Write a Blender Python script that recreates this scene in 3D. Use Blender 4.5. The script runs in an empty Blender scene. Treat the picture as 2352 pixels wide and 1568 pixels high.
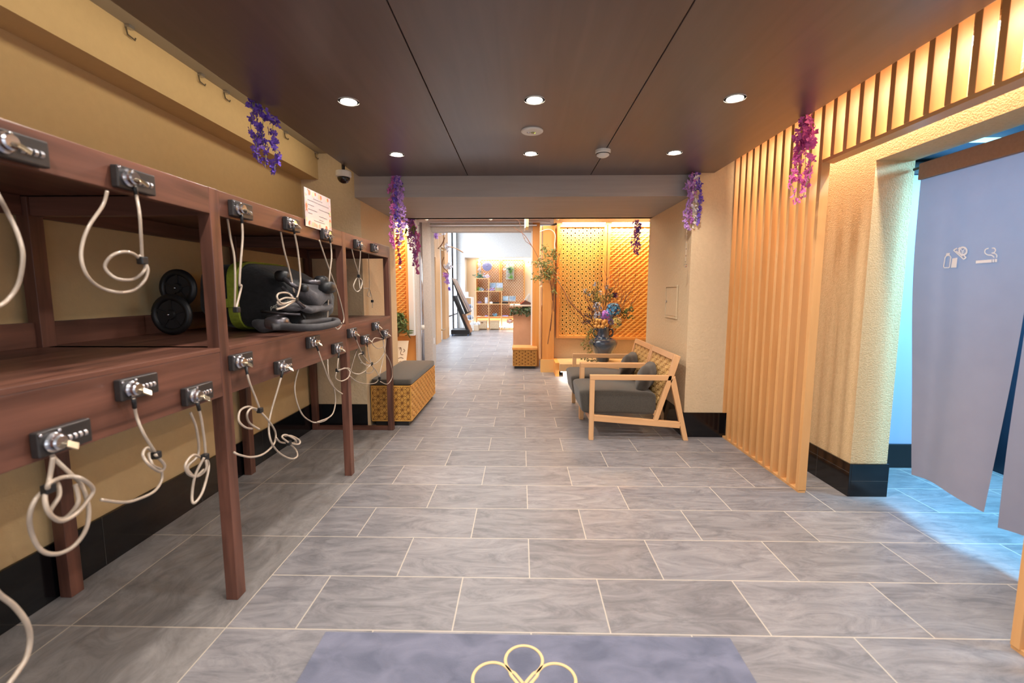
import bpy, bmesh, math, random
from mathutils import Vector, Matrix
R = random.Random(7)
PI = math.pi
C = bpy.context.scene.collection
sc = bpy.context.scene
# ---------------------------------------------------------------- camera model (metres; x right, y along the corridor, z up)
FPX, CX, CY = 1044.0, 1176.0, 784.0
PITCH, YAW, CAMZ = math.radians(6.34), math.radians(1.15), 1.25
_f0 = Vector((-math.sin(YAW), math.cos(YAW), 0)); _r = Vector((math.cos(YAW), math.sin(YAW), 0)); _k = Vector((0, 0, 1))
_F = _f0*math.cos(PITCH) - _k*math.sin(PITCH); _U = _f0*math.sin(PITCH) + _k*math.cos(PITCH)
CAM = Vector((0, 0, CAMZ))
def _ray(u, v): return _F + _r*((u-CX)/FPX) + _U*((CY-v)/FPX)
def ax(u, v, x): d = _ray(u, v); return CAM + d*(x/d.x)
def ay(u, v, y): d = _ray(u, v); return CAM + d*(y/d.y)
def az(u, v, z): d = _ray(u, v); return CAM + d*((z-CAMZ)/d.z)
cd = bpy.data.cameras.new('camera'); cam = bpy.data.objects.new('camera', cd); C.objects.link(cam)
cam.location = CAM; cam.rotation_euler = (PI/2-PITCH, 0, YAW)
cd.sensor_width = 36; cd.lens = FPX/2352*36; cd.clip_start = 0.02; cd.clip_end = 200
sc.camera = cam
cd.dof.use_dof = True; cd.dof.focus_distance = 3.9; cd.dof.aperture_fstop = 2.4
sc.view_settings.view_transform = 'Standard'; sc.view_settings.look = 'None'; sc.view_settings.gamma = 1
sc.view_settings.use_curve_mapping = False
# ---------------------------------------------------------------- colour and materials
def L(r, g=None, b=None):
    if g is None: r, g, b = r
    f = lambda c: (c/255/12.92) if c/255 <= .04045 else ((c/255+.055)/1.055)**2.4
    return (f(r), f(g), f(b), 1)
def nodemat(name):
    m = bpy.data.materials.new(name); m.use_nodes = True
    nt = m.node_tree; b = nt.nodes['Principled BSDF']
    return m, nt, b
def mat(name, c1, c2=None, scale=6, stretch=(1, 1, 1), rough=.5, metal=0, bump=0, bscale=None, spec=.5, coat=0, det=4, dist=0, emis=None, estr=0, trans=0, alpha=1, sheen=0, lo=.35, hi=.65, world=False, sss=0, ior=None, bdist=.01):
    m, nt, b = nodemat(name); N = nt.nodes; K = nt.links
    b.inputs['Roughness'].default_value = rough; b.inputs['Metallic'].default_value = metal
    b.inputs['Specular IOR Level'].default_value = spec; b.inputs['Coat Weight'].default_value = coat
    b.inputs['Transmission Weight'].default_value = trans; b.inputs['Alpha'].default_value = alpha
    b.inputs['Sheen Weight'].default_value = sheen
    if ior: b.inputs['IOR'].default_value = ior
    if coat: b.inputs['Coat Roughness'].default_value = .15
    b.inputs['Base Color'].default_value = L(c1)
    if emis: b.inputs['Emission Color'].default_value = L(emis); b.inputs['Emission Strength'].default_value = estr
    if world: tc = N.new('ShaderNodeNewGeometry').outputs['Position']
    else: tc = N.new('ShaderNodeTexCoord').outputs['Object']
    if c2:
        mp = N.new('ShaderNodeMapping'); mp.inputs['Scale'].default_value = stretch; K.new(tc, mp.inputs['Vector'])
        n = N.new('ShaderNodeTexNoise'); n.inputs['Scale'].default_value = scale; n.inputs['Detail'].default_value = det
        n.inputs['Distortion'].default_value = dist; K.new(mp.outputs[0], n.inputs['Vector'])
        r = N.new('ShaderNodeValToRGB'); e = r.color_ramp.elements
        e[0].position, e[1].position = lo, hi; e[0].color, e[1].color = L(c1), L(c2)
        K.new(n.outputs['Fac'], r.inputs['Fac']); K.new(r.outputs['Color'], b.inputs['Base Color'])
    if bump:
        mp2 = N.new('ShaderNodeMapping'); mp2.inputs['Scale'].default_value = stretch if bscale is None else (1, 1, 1); K.new(tc, mp2.inputs['Vector'])
        n2 = N.new('ShaderNodeTexNoise'); n2.inputs['Scale'].default_value = bscale or scale; n2.inputs['Detail'].default_value = 5
        K.new(mp2.outputs[0], n2.inputs['Vector'])
        bp = N.new('ShaderNodeBump'); bp.inputs['Strength'].default_value = bump; bp.inputs['Distance'].default_value = bdist
        K.new(n2.outputs['Fac'], bp.inputs['Height']); K.new(bp.outputs['Normal'], b.inputs['Normal'])
    return m
def wood(name, c1, c2, axis, rough=.45, scale=9, det=6, spec=.4, bump=.05, world=False):
    st = [1.0, 1.0, 1.0]; st['xyz'.index(axis)] = .07
    return mat(name, c1, c2, scale, tuple(st), rough, 0, bump, None, spec, 0, det, .6, lo=.3, hi=.7, world=world, bdist=.003)
def glow(name, c, s):
    m, nt, b = nodemat(name); b.inputs['Base Color'].default_value = L(c); b.inputs['Emission Color'].default_value = L(c); b.inputs['Emission Strength'].default_value = s
    return m
# ---------------------------------------------------------------- mesh builder (world coordinates)
class MB:
    def __init__(s): s.v = []; s.f = []; s.mi = []; s.cur = 0
    def add(s, vs, fs):
        o = len(s.v); s.v += [tuple(p) for p in vs]; s.f += [tuple(i+o for i in f) for f in fs]; s.mi += [s.cur]*len(fs); return s
    def box(s, x0, x1, y0, y1, z0, z1):
        x0, x1 = min(x0, x1), max(x0, x1); y0, y1 = min(y0, y1), max(y0, y1); z0, z1 = min(z0, z1), max(z0, z1)
        return s.add([(x0, y0, z0), (x1, y0, z0), (x1, y1, z0), (x0, y1, z0), (x0, y0, z1), (x1, y0, z1), (x1, y1, z1), (x0, y1, z1)],
                     [(0, 3, 2, 1), (4, 5, 6, 7), (0, 1, 5, 4), (1, 2, 6, 5), (2, 3, 7, 6), (3, 0, 4, 7)])
    def prism(s, poly, d):                       # poly: 3-D points, extruded by vector d
        n = len(poly); d = Vector(d); a = [Vector(p) for p in poly]
        return s.add(a+[p+d for p in a], [tuple(range(n))[::-1], tuple(range(n, 2*n))]+[(i, (i+1) % n, n+(i+1) % n, n+i) for i in range(n)])
    def bar(s, p, q, w, h, up=(0, 0, 1)):        # square bar from p to q; w along side, h along up
        p, q = Vector(p), Vector(q); d = (q-p).normalized(); sd = d.cross(Vector(up))
        if sd.length < 1e-4: sd = d.cross(Vector((1, 0, 0)))
        sd.normalize(); u = sd.cross(d).normalized(); a = sd*w/2; b = u*h/2
        return s.prism([p-a-b, p+a-b, p+a+b, p-a+b], q-p)
    def tube(s, pts, r, n=8, caps=True, closed=False):
        P = [Vector(p) for p in pts]; m = len(P); rs = r if isinstance(r, (list, tuple)) else [r]*m
        vs = []; fs = []; prev = None
        for i, p in enumerate(P):
            t = (P[(i+1) % m]-P[i-1]) if closed else (P[min(i+1, m-1)]-P[max(i-1, 0)])
            if t.length < 1e-9: t = Vector((0, 0, 1))
            t.normalize()
            if prev is None:
                a = t.cross(Vector((0, 0, 1)));
                if a.length < .1: a = t.cross(Vector((1, 0, 0)))
            else:
                a = prev - t*prev.dot(t)
                if a.length < 1e-6: a = t.cross(Vector((.3, 1, .2)))
            a.normalize(); prev = a; b = t.cross(a)
            for k in range(n):
                w = 2*PI*k/n; vs.append(p+(a*math.cos(w)+b*math.sin(w))*rs[i])
        for i in range(m if closed else m-1):
            j = (i+1) % m
            for k in range(n): fs.append((i*n+k, i*n+(k+1) % n, j*n+(k+1) % n, j*n+k))
        if caps and not closed: fs += [tuple(range(n))[::-1], tuple(range((m-1)*n, m*n))]
        return s.add(vs, fs)
    def cyl(s, p, q, r, r2=None, n=24): return s.tube([p, q], [r, r if r2 is None else r2], n)
    def lathe(s, prof, c=(0, 0, 0), n=32, axis=(0, 0, 1), cap=True):    # prof: (r, h) along axis
        A = Vector(axis).normalized(); a = A.orthogonal().normalized(); b = A.cross(a); c = Vector(c)
        vs = []; fs = []
        for r_, h in prof:
            for k in range(n): w = 2*PI*k/n; vs.append(c+A*h+(a*math.cos(w)+b*math.sin(w))*max(r_, 1e-4))
        for i in range(len(prof)-1):
            for k in range(n): fs.append((i*n+k, i*n+(k+1) % n, (i+1)*n+(k+1) % n, (i+1)*n+k))
        if cap: fs += [tuple(range(n))[::-1], tuple(range((len(prof)-1)*n, len(prof)*n))]
        return s.add(vs, fs)
    def torus(s, c, Rr, r, axis=(0, 0, 1), n=28, m=8):
        A = Vector(axis).normalized(); a = A.orthogonal().normalized(); b = A.cross(a); c = Vector(c)
        return s.tube([c+(a*math.cos(2*PI*i/n)+b*math.sin(2*PI*i/n))*Rr for i in range(n)], r, m, closed=True)
    def sup(s, c, h, e1=.3, e2=.3, n=32, m=18, fn=None):     # superellipsoid; optional point function
        g = lambda w, e: math.copysign(abs(w)**e, w)
        vs = []; fs = []
        for j in range(m+1):
            ph = -PI/2+PI*j/m
            for i in range(n):
                th = 2*PI*i/n
                p = Vector((h[0]*g(math.cos(ph), e1)*g(math.cos(th), e2), h[1]*g(math.cos(ph), e1)*g(math.sin(th), e2), h[2]*g(math.sin(ph), e1)))
                if fn: p = fn(p)
                vs.append(p+Vector(c))
        for j in range(m):
            for i in range(n): fs.append((j*n+i, j*n+(i+1) % n, (j+1)*n+(i+1) % n, (j+1)*n+i))
        return s.add(vs, fs)
    def ball(s, c, r, n=10, m=6): return s.sup(c, (r, r, r), 1, 1, n, m)
    def grid(s, fn, nu, nv):                     # fn(a,b) a,b in 0..1
        vs = [fn(i/nu, j/nv) for j in range(nv+1) for i in range(nu+1)]
        return s.add(vs, [(j*(nu+1)+i, j*(nu+1)+i+1, (j+1)*(nu+1)+i+1, (j+1)*(nu+1)+i) for j in range(nv) for i in range(nu)])
    def leaf(s, p, d, l, w, nrm=None, fold=.25):  # folded pointed leaf from p along d
        p = Vector(p); d = Vector(d).normalized(); n = Vector(nrm) if nrm else Vector((R.uniform(-1, 1), R.uniform(-1, 1), R.uniform(-1, 1)))
        sd = d.cross(n)
        if sd.length < 1e-3: sd = d.orthogonal()
        sd.normalize(); up = sd.cross(d)
        m1 = p+d*l*.35; m2 = p+d*l*.7
        return s.add([p, m1+sd*w/2+up*w*fold, m2+sd*w*.38+up*w*fold*.8, p+d*l, m2-sd*w*.38+up*w*fold*.8, m1-sd*w/2+up*w*fold, m1, m2],
                     [(0, 6, 1), (1, 6, 7, 2), (2, 7, 3), (0, 5, 6), (5, 4, 7, 6), (4, 3, 7)])
def spl(pts, k=8, closed=False):                 # Catmull-Rom
    P = [Vector(p) for p in pts]; n = len(P); out = []
    for i in range(n if closed else n-1):
        if closed: a, b, c, d = P[i-1], P[i], P[(i+1) % n], P[(i+2) % n]
        else: a, b, c, d = P[max(i-1, 0)], P[i], P[i+1], P[min(i+2, n-1)]
        for j in range(k):
            t = j/k; out.append(.5*((2*b)+(c-a)*t+(2*a-5*b+4*c-d)*t*t+(3*b-a-3*c+d)*t**3))
    if not closed: out.append(P[-1])
    return out
ORI = {}
def put(name, mb, m, parent=None, bevel=0, smooth=False, seg=2, org=None, autos=None):
    mats = m if isinstance(m, (list, tuple)) else [m]
    if parent is not None: o0 = ORI[parent.name]
    else:
        if org is None:
            xs, ys, zs = zip(*mb.v); org = ((min(xs)+max(xs))/2, (min(ys)+max(ys))/2, min(zs))
        o0 = Vector(org)
    me = bpy.data.meshes.new(name)
    me.from_pydata([tuple(Vector(p)-o0) for p in mb.v], [], mb.f); 
    for mm in mats: me.materials.append(mm)
    if len(mats) > 1: me.polygons.foreach_set('material_index', mb.mi)
    bm = bmesh.new(); bm.from_mesh(me); bmesh.ops.recalc_face_normals(bm, faces=bm.faces); bm.to_mesh(me); bm.free()
    if smooth:
        me.polygons.foreach_set('use_smooth', [True]*len(me.polygons))
    me.update()
    o = bpy.data.objects.new(name, me); C.objects.link(o); ORI[o.name] = o0
    if parent is not None: o.parent = parent
    else: o.location = o0
    if bevel:
        b = o.modifiers.new('bevel', 'BEVEL'); b.width = bevel; b.segments = seg; b.limit_method = 'ANGLE'; b.angle_limit = math.radians(40)
    return o
def tag(o, label, cat, group=None, kind=None):
    o['label'] = label; o['category'] = cat
    if group: o['group'] = group
    if kind: o['kind'] = kind
    return o
def thing(name, label, cat, loc, group=None):
    o = bpy.data.objects.new(name, None); C.objects.link(o); o.location = loc; o.empty_display_size = .05; ORI[o.name] = Vector(loc)
    return tag(o, label, cat, group)
def solo(name, mb, m, label, cat, group=None, **k): return tag(put(name, mb, m, **k), label, cat, group)
def struct(name, mb, m, parent=None, **k):
    o = put(name, mb, m, parent, **k)
    if parent is None: o['kind'] = 'structure'
    return o
def copytree(o, parent=None):
    c = o.copy(); C.objects.link(c)
    if parent is not None: c.parent = parent
    for ch in list(o.children): copytree(ch, c)
    return c
def dup(o, loc, label, rz=None):
    c = copytree(o); c.location = loc; c['label'] = label; ORI[c.name] = Vector(loc)
    if rz is not None: c.rotation_euler = (0, 0, rz)
    return c
def light(kind, name, loc, energy, color=(1, 1, 1), rot=(0, 0, 0), parent=None, **k):
    d = bpy.data.lights.new(name, kind); d.energy = energy; d.color = color
    for a, b in k.items(): setattr(d, a, b)
    o = bpy.data.objects.new(name, d); C.objects.link(o)
    if parent is not None: o.parent = parent; o.location = Vector(loc)-ORI[parent.name]
    else: o.location = loc
    o.rotation_euler = rot
    return o
# ---------------------------------------------------------------- patterns
def clip(poly, w, h):
    for axis, lim, sgn in ((0, 0, 1), (0, w, -1), (1, 0, 1), (1, h, -1)):
        out = []
        for i in range(len(poly)):
            a, b = poly[i-1], poly[i]; da = (a[axis]-lim)*sgn; db = (b[axis]-lim)*sgn
            if (da >= 0) != (db >= 0):
                t = da/(da-db); out.append((a[0]+(b[0]-a[0])*t, a[1]+(b[1]-a[1])*t))
            if db >= 0: out.append(b)
        poly = out
        if len(poly) < 3: return []
    return poly
def asa_tris(w, h, a, ox=0, oy=0):               # hemp-leaf pattern: every triangle of a triangular grid cut at its centroid
    dx = a*math.sqrt(3)/2; res = []
    P = lambda i, j: (ox+i*dx, oy+(j+.5*(i % 2))*a)
    for i in range(-2, int(w/dx)+3):
        for j in range(-2, int(h/a)+3):
            o = i % 2
            for t in ([P(i, j), P(i, j+1), P(i+1, j+(1 if o else 0))], [P(i, j), P(i+1, j+o), P(i+1, j+o-1)]):
                c = (sum(p[0] for p in t)/3, sum(p[1] for p in t)/3)
                for k in range(3): res.append((t[k], t[(k+1) % 3], c))
    return res
def asa_plates(mb, w, h, a, gap, depth, m3, ox=0, oy=0):  # raised petals, grooves between
    for t in asa_tris(w, h, a, ox, oy):
        c = (sum(p[0] for p in t)/3, sum(p[1] for p in t)/3)
        pe = sum(math.dist(t[k], t[k-1]) for k in range(3)); ar = abs((t[1][0]-t[0][0])*(t[2][1]-t[0][1])-(t[2][0]-t[0][0])*(t[1][1]-t[0][1]))/2
        f = max(.1, 1-gap/(2*ar/pe)); f2 = f*.88
        lo = clip([(c[0]+(p[0]-c[0])*f, c[1]+(p[1]-c[1])*f) for p in t], w, h)
        hi = clip([(c[0]+(p[0]-c[0])*f2, c[1]+(p[1]-c[1])*f2) for p in t], w, h)
        if len(lo) < 3: continue
        if len(lo) == len(hi):
            n = len(lo); mb.add([m3(x, y, 0) for x, y in lo]+[m3(x, y, depth) for x, y in hi], [tuple(range(n, 2*n))]+[(i, (i+1) % n, n+(i+1) % n, n+i) for i in range(n)])
        else:
            n = len(lo); mb.add([m3(x, y, 0) for x, y in lo]+[m3(x, y, depth) for x, y in lo], [tuple(range(n, 2*n))]+[(i, (i+1) % n, n+(i+1) % n, n+i) for i in range(n)])
def asa_strips(mb, w, h, a, wd, depth, m3, ox=0, oy=0):   # thin lattice strips along the pattern's lines
    seen = set()
    for t in asa_tris(w, h, a, ox, oy):
        for k in range(3):
            p, q = t[k], t[(k+1) % 3]; key = tuple(sorted(((round(p[0], 4), round(p[1], 4)), (round(q[0], 4), round(q[1], 4)))))
            if key in seen: continue
            seen.add(key); d = (q[0]-p[0], q[1]-p[1]); l = math.hypot(*d); nx, ny = -d[1]/l*wd/2, d[0]/l*wd/2
            po = clip([(p[0]+nx, p[1]+ny), (p[0]-nx, p[1]-ny), (q[0]-nx, q[1]-ny), (q[0]+nx, q[1]+ny)], w, h)
            if len(po) < 3: continue
            n = len(po); mb.add([m3(x, y, 0) for x, y in po]+[m3(x, y, depth) for x, y in po], [tuple(range(n, 2*n))]+[(i, (i+1) % n, n+(i+1) % n, n+i) for i in range(n)])
def weave(mb, w, h, cw, rh, depth, m3):   # staggered raised plates leaning up to the right, small low plates leaning down between them
    for j in range(-2, int(h/rh)+3):
        for i in range(-1, int(w/cw)+2):
            x0 = (i+.5*(j % 2))*cw; y0 = j*rh
            for po, dd in (([(x0, y0), (x0+cw*.60, y0+rh*.62), (x0+cw*.60, y0+rh*1.22), (x0, y0+rh*.60)], depth), ([(x0+cw*.60, y0+rh*.66), (x0+cw*.98, y0+rh*.36), (x0+cw*.98, y0+rh*.84), (x0+cw*.60, y0+rh*1.14)], depth*.35)):
                po = clip(po, w, h)
                if len(po) < 3: continue
                n = len(po)
                mb.add([m3(x, y, 0) for x, y in po]+[m3(x, y, dd) for x, y in po], [tuple(range(n, 2*n))]+[(k, (k+1) % n, n+(k+1) % n, n+k) for k in range(n)])
# ================================================================ materials
def tile_mat(name, bw, bh, x0, y0, swap, ca, cb, cm, vein=(1.0, 3.4), ang=.2, rough=.38):
    m, nt, b = nodemat(name); N = nt.nodes; K = nt.links
    pos = N.new('ShaderNodeNewGeometry').outputs['Position']
    mp = N.new('ShaderNodeMapping'); mp.vector_type = 'TEXTURE'; mp.inputs['Location'].default_value = (x0, y0, 0)
    mp.inputs['Rotation'].default_value = (0, 0, PI/2 if swap else 0); K.new(pos, mp.inputs['Vector'])
    br = N.new('ShaderNodeTexBrick'); br.inputs['Scale'].default_value = 1; br.inputs['Brick Width'].default_value = bw; br.inputs['Row Height'].default_value = bh
    br.inputs['Mortar Size'].default_value = .0028; br.inputs['Mortar Smooth'].default_value = .1; br.offset = .0 if swap else .5
    br.inputs['Color1'].default_value = (0, 0, 0, 1); br.inputs['Color2'].default_value = (1, 1, 1, 1); br.inputs['Mortar'].default_value = (.5, .5, .5, 1)
    K.new(mp.outputs[0], br.inputs['Vector'])
    # veins: stretched, distorted noise, shifted tile by tile
    sc_ = N.new('ShaderNodeMapping'); sc_.inputs['Scale'].default_value = (vein[0], vein[1], 1); sc_.inputs['Rotation'].default_value = (0, 0, ang); K.new(pos, sc_.inputs['Vector'])
    off = N.new('ShaderNodeVectorMath'); off.operation = 'MULTIPLY_ADD'; off.inputs[1].default_value = (13, 29, 7)
    K.new(br.outputs['Color'], off.inputs[0]); K.new(sc_.outputs[0], off.inputs[2])
    n1 = N.new('ShaderNodeTexNoise'); n1.inputs['Scale'].default_value = 3.4; n1.inputs['Detail'].default_value = 11; n1.inputs['Roughness'].default_value = .74; n1.inputs['Distortion'].default_value = 1.6
    K.new(off.outputs[0], n1.inputs['Vector'])
    r1 = N.new('ShaderNodeValToRGB'); e = r1.color_ramp.elements; e[0].position = .36; e[1].position = .66; e[0].color = L(ca); e[1].color = L(cb)
    K.new(n1.outputs['Fac'], r1.inputs['Fac'])
    hs = N.new('ShaderNodeHueSaturation'); K.new(r1.outputs['Color'], hs.inputs['Color'])
    mr = N.new('ShaderNodeMapRange'); mr.inputs['To Min'].default_value = .84; mr.inputs['To Max'].default_value = 1.1
    K.new(br.outputs['Color'], mr.inputs['Value']); K.new(mr.outputs[0], hs.inputs['Value'])
    mx = N.new('ShaderNodeMix'); mx.data_type = 'RGBA'; mx.inputs['B'].default_value = L(cm)
    K.new(br.outputs['Fac'], mx.inputs['Factor']); K.new(hs.outputs['Color'], mx.inputs['A']); K.new(mx.outputs['Result'], b.inputs['Base Color'])
    rr = N.new('ShaderNodeMapRange'); rr.inputs['To Min'].default_value = rough+.12; rr.inputs['To Max'].default_value = rough-.05; K.new(n1.outputs['Fac'], rr.inputs['Value']); K.new(rr.outputs[0], b.inputs['Roughness'])
    bp = N.new('ShaderNodeBump'); bp.inputs['Strength'].default_value = .25; bp.inputs['Distance'].default_value = .004
    sb = N.new('ShaderNodeMath'); sb.operation = 'SUBTRACT'; K.new(n1.outputs['Fac'], sb.inputs[0]); K.new(br.outputs['Fac'], sb.inputs[1]); K.new(sb.outputs[0], bp.inputs['Height'])
    K.new(bp.outputs[0], b.inputs['Normal']); b.inputs['Specular IOR Level'].default_value = .45
    return m
M = {}
M['tile'] = tile_mat('grey stone tile', .585, .319, .0395, 1.547-3.19, False, (108, 106, 110), (148, 144, 146), (182, 172, 160))
M['tile_b'] = tile_mat('grey border tile', .638, .59, -1.10, 1.547-6.38, True, (112, 108, 107), (144, 139, 137), (180, 168, 154), vein=(2.4, 1.2))
M['skirt'] = mat('black glazed tile', (10, 11, 14), (18, 19, 23), 7, rough=.12, spec=.5, lo=.4, hi=.7)
M['wall'] = mat('beige wallpaper', (202, 175, 131), (199, 172, 129), 30, rough=.85, bump=.25, bscale=90, spec=.2, world=True, bdist=.003)
M['plaster'] = mat('beige plaster', (212, 189, 155), (208, 185, 151), 40, rough=.9, bump=.6, bscale=55, spec=.15, world=True, bdist=.006)
M['rough_plaster'] = mat('coarse plaster', (214, 186, 144), (206, 178, 136), 60, rough=.92, bump=.75, bscale=120, spec=.15, world=True, bdist=.006)
M['ceil'] = wood('dark brown ceiling board', (78, 62, 60), (92, 75, 72), 'y', rough=.42, scale=16, spec=.6, bump=.03, world=True)
M['ceil'].node_tree.nodes['Principled BSDF'].inputs['Coat Weight'].default_value = .7; M['ceil'].node_tree.nodes['Principled BSDF'].inputs['Coat Roughness'].default_value = .36
M['seam'] = mat('dark seam', (14, 11, 10), rough=.8)
M['greyceil'] = mat('grey ceiling', (150, 138, 120), rough=.8)
M['beam'] = mat('taupe board', (168, 159, 152), (158, 149, 142), 26, (.06, 1, 1), rough=.6, world=True, lo=.3, hi=.7)
M['oak'] = wood('honey oak', (208, 152, 94), (222, 168, 110), 'z', rough=.42, scale=14)
M['oak_y'] = wood('honey oak along y', (208, 152, 94), (222, 168, 110), 'y', rough=.42, scale=14)
M['beech'] = wood('light beech', (206, 156, 108), (220, 173, 125), 'x', rough=.42, scale=14)
M['beech_z'] = wood('light beech upright', (206, 156, 108), (220, 173, 125), 'z', rough=.42, scale=14)
M['beech_y'] = wood('light beech across', (206, 156, 108), (220, 173, 125), 'y', rough=.42, scale=14)
wa, wb = (68, 42, 34), (117, 76, 62)
for a in 'xyz': M['wal_'+a] = wood('walnut '+a, wa, wb, a, rough=.4, scale=20, det=7, bump=.06)
M['orange'] = wood('warm cedar panel', (220, 150, 76), (232, 166, 92), 'z', rough=.5, scale=12)
M['gold'] = mat('golden wood plate', (246, 194, 108), (238, 180, 92), 20, rough=.5)
M['goldback'] = mat('amber backing board', (218, 146, 66), (224, 154, 74), 20, rough=.6)
M['palelat'] = mat('tan lattice strip', (190, 128, 76), rough=.6); M['paleback'] = mat('cream backing', (250, 234, 204), rough=.7)
M['white'] = mat('white paint', (232, 232, 230), rough=.6)
M['offwhite'] = mat('off-white wallpaper', (226, 224, 220), (216, 214, 211), 30, rough=.85, bump=.15, bscale=90, world=True, bdist=.003)
M['greypost'] = mat('pale grey plaster post', (206, 198, 190), (196, 188, 181), 40, rough=.85, bump=.4, bscale=60, world=True, bdist=.005)
M['chrome'] = mat('chrome', (205, 205, 210), rough=.18, metal=1)
M['alu'] = mat('brushed aluminium', (190, 190, 196), rough=.35, metal=1)
M['black'] = mat('black plastic', (22, 22, 24), rough=.45)
M['black2'] = mat('matt black metal', (30, 28, 29), rough=.5)
M['dark'] = mat('dark navy panel', (18, 34, 50), rough=.5)
M['pearl'] = mat('white plastic', (226, 222, 212), rough=.4)
M['olive'] = mat('charcoal taupe fabric', (63, 58, 51), (74, 68, 60), 160, rough=.95, bump=.3, bscale=400, sheen=.2, bdist=.002)
M['clear'] = mat('clear crystal', (250, 250, 250), rough=.03, trans=1, ior=1.5)
# ================================================================ floor
f = MB(); f.cur = 0
f.add([(-1.10, -2.2, 0), (3.3, -2.2, 0), (3.3, 4.05, 0), (-1.10, 4.05, 0)], [(0, 1, 2, 3)])
f.add([(-2.4, 4.05, 0), (3.3, 4.05, 0), (3.3, 17, 0), (-2.4, 17, 0)], [(0, 1, 2, 3)])
f.cur = 1; f.add([(-2.0, -2.2, 0), (-1.10, -2.2, 0), (-1.10, 4.05, 0), (-2.0, 4.05, 0)], [(0, 1, 2, 3)])
fl = struct('floor', f, [M['tile'], M['tile_b']], org=(0, 0, 0))
g = MB()
g.box(-1.102, -1.0985, -2.2, 4.03, 0.0, .0006); g.box(-1.91, -1.90, -2.2, 4.03, 0.0, .0008)
struct('trim_1', g, mat('grout', (186, 174, 158), rough=.8), org=(-1.1, 0, 0))
# ================================================================ near hall shell
ZC, ZU = 2.2, 2.424
c = MB(); c.box(-1.355, -.447, -2.2, 3.9, ZC, ZC+.05); struct('ceiling', c, M['ceil'], bevel=.002)
c = MB(); c.box(-.442, .567, -2.2, 3.9, ZC, ZC+.05); struct('ceiling', c, M['ceil'], bevel=.002)
c = MB(); c.box(.572, 1.563, -2.2, 3.9, ZC, ZC+.05); struct('ceiling', c, M['ceil'], bevel=.002)
c = MB(); c.box(-1.35, 1.558, -2.2, 3.9, ZC+.05, ZC+.08); struct('ceiling', c, M['seam'])
c = MB(); c.box(-2.0, 2.3, -2.2, 4.1, ZU, ZU+.06); struct('ceiling', c, M['greyceil'])
c = MB(); c.box(-2.0, -1.91, -2.2, 5.1, 0, ZU); struct('wall_left', c, M['wall'])
c = MB(); c.box(-1.91, -1.757, -2.2, 4.03, 2.207, ZU); struct('trim_2', c, M['wall'])
c = MB(); c.box(-1.91, -1.40, 4.03, 5.1, 0, ZU); struct('wall_left_end', c, M['plaster'])
c = MB(); c.box(1.40, 2.3, 3.84, 5.1, 0, ZU); struct('wall_right_end', c, M['plaster'])
c = MB(); c.box(-1.40, 1.40, 3.9, 5.07, 2.03, ZU); struct('trim_3', c, M['beam'])
c = MB(); c.box(2.01, 2.23, 2.715, 3.84, 0, ZU); struct('wall_right', c, M['rough_plaster'])
c = MB(); c.box(2.01, 2.23, 1.25, 2.715, 1.985, ZU); struct('trim_4', c, M['rough_plaster'])
c = MB(); c.box(2.01, 2.23, -2.2, 1.25, 0, ZU); struct('wall_right_near', c, M['rough_plaster'])
# black tiled skirting
def skirt(name, x0, x1, y0, y1, h): c = MB(); c.box(x0, x1, y0, y1, 0, h); return struct(name, c, M['skirt'], bevel=.002)
skirt('baseboard_left', -1.91, -1.897, -2.2, 4.03, .232)
skirt('baseboard_left_end', -1.897, -1.40, 4.018, 4.03, .225)
skirt('baseboard_right_end', 1.39, 2.01, 3.828, 3.84, .215)
skirt('baseboard_right_end_side', 1.39, 1.40, 3.84, 5.1, .215)
skirt('baseboard_right', 1.998, 2.01, 2.70, 3.83, .205)
skirt('baseboard_right_jamb', 2.01, 2.235, 2.70, 2.715, .205)
g = MB()
for y in (3.2, 2.55, 1.92, 1.27): g.box(-1.8968, -1.8962, y-.001, y+.001, 0, .232)
for y in (3.36, 3.0): g.box(1.9972, 1.9978, y-.0012, y+.0012, 0, .205)
g.box(1.9972, 1.9978, 2.70, 3.83, .15, .152)
g.box(2.01, 2.235, 2.6992, 2.6998, .098, .1)
struct('trim_5', g, mat('dark grout', (70, 68, 66), rough=.8))
# ================================================================ smoking room behind the curtain
wd = M['dark']
c = MB(); c.box(3.3, 3.36, .4, 3.4, 0, 2.12); struct('wall_smoking_side', c, wd)
c = MB(); c.box(2.23, 3.36, .34, .4, 0, 2.12); struct('wall_smoking_near', c, wd)
c = MB(); c.box(2.23, 3.36, 3.34, 3.4, 0, 2.12); struct('wall_smoking_back', c, M['white'])
c = MB(); c.box(2.23, 3.36, .34, 3.4, 2.12, 2.18); struct('ceiling', c, mat('teal grey ceiling', (70, 92, 104), rough=.6))
d1 = thing('door_1', 'dark framed frosted glass door behind the curtain in the blue lit room', 'door', (2.75, 3.2, 0)); d1['kind'] = 'structure'
c = MB(); c.box(2.30, 2.36, 3.17, 3.22, 0, 2.1); c.box(3.2, 3.26, 3.17, 3.22, 0, 2.1); c.box(2.36, 3.2, 3.17, 3.22, 0, .17); c.box(2.36, 3.2, 3.17, 3.22, 2.02, 2.1)
put('door_frame', c, M['black2'], d1, bevel=.002)
c = MB(); c.box(2.36, 3.2, 3.19, 3.2, .17, 2.02); put('glass_pane', c, mat('frosted white glass', (176, 178, 206), rough=.5), d1)
c = MB(); c.box(2.46, 2.56, 3.184, 3.189, 1.15, 1.50); put('notice_strip', c, M['white'], d1)
lt = MB(); lt.box(2.52, 2.95, 2.76, 2.785, 2.10, 2.12)
solo('strip_light', lt, glow('blue white tube', (150, 215, 245), 2), 'slim pale blue strip light on the smoking room ceiling above the curtain', 'light')
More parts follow.
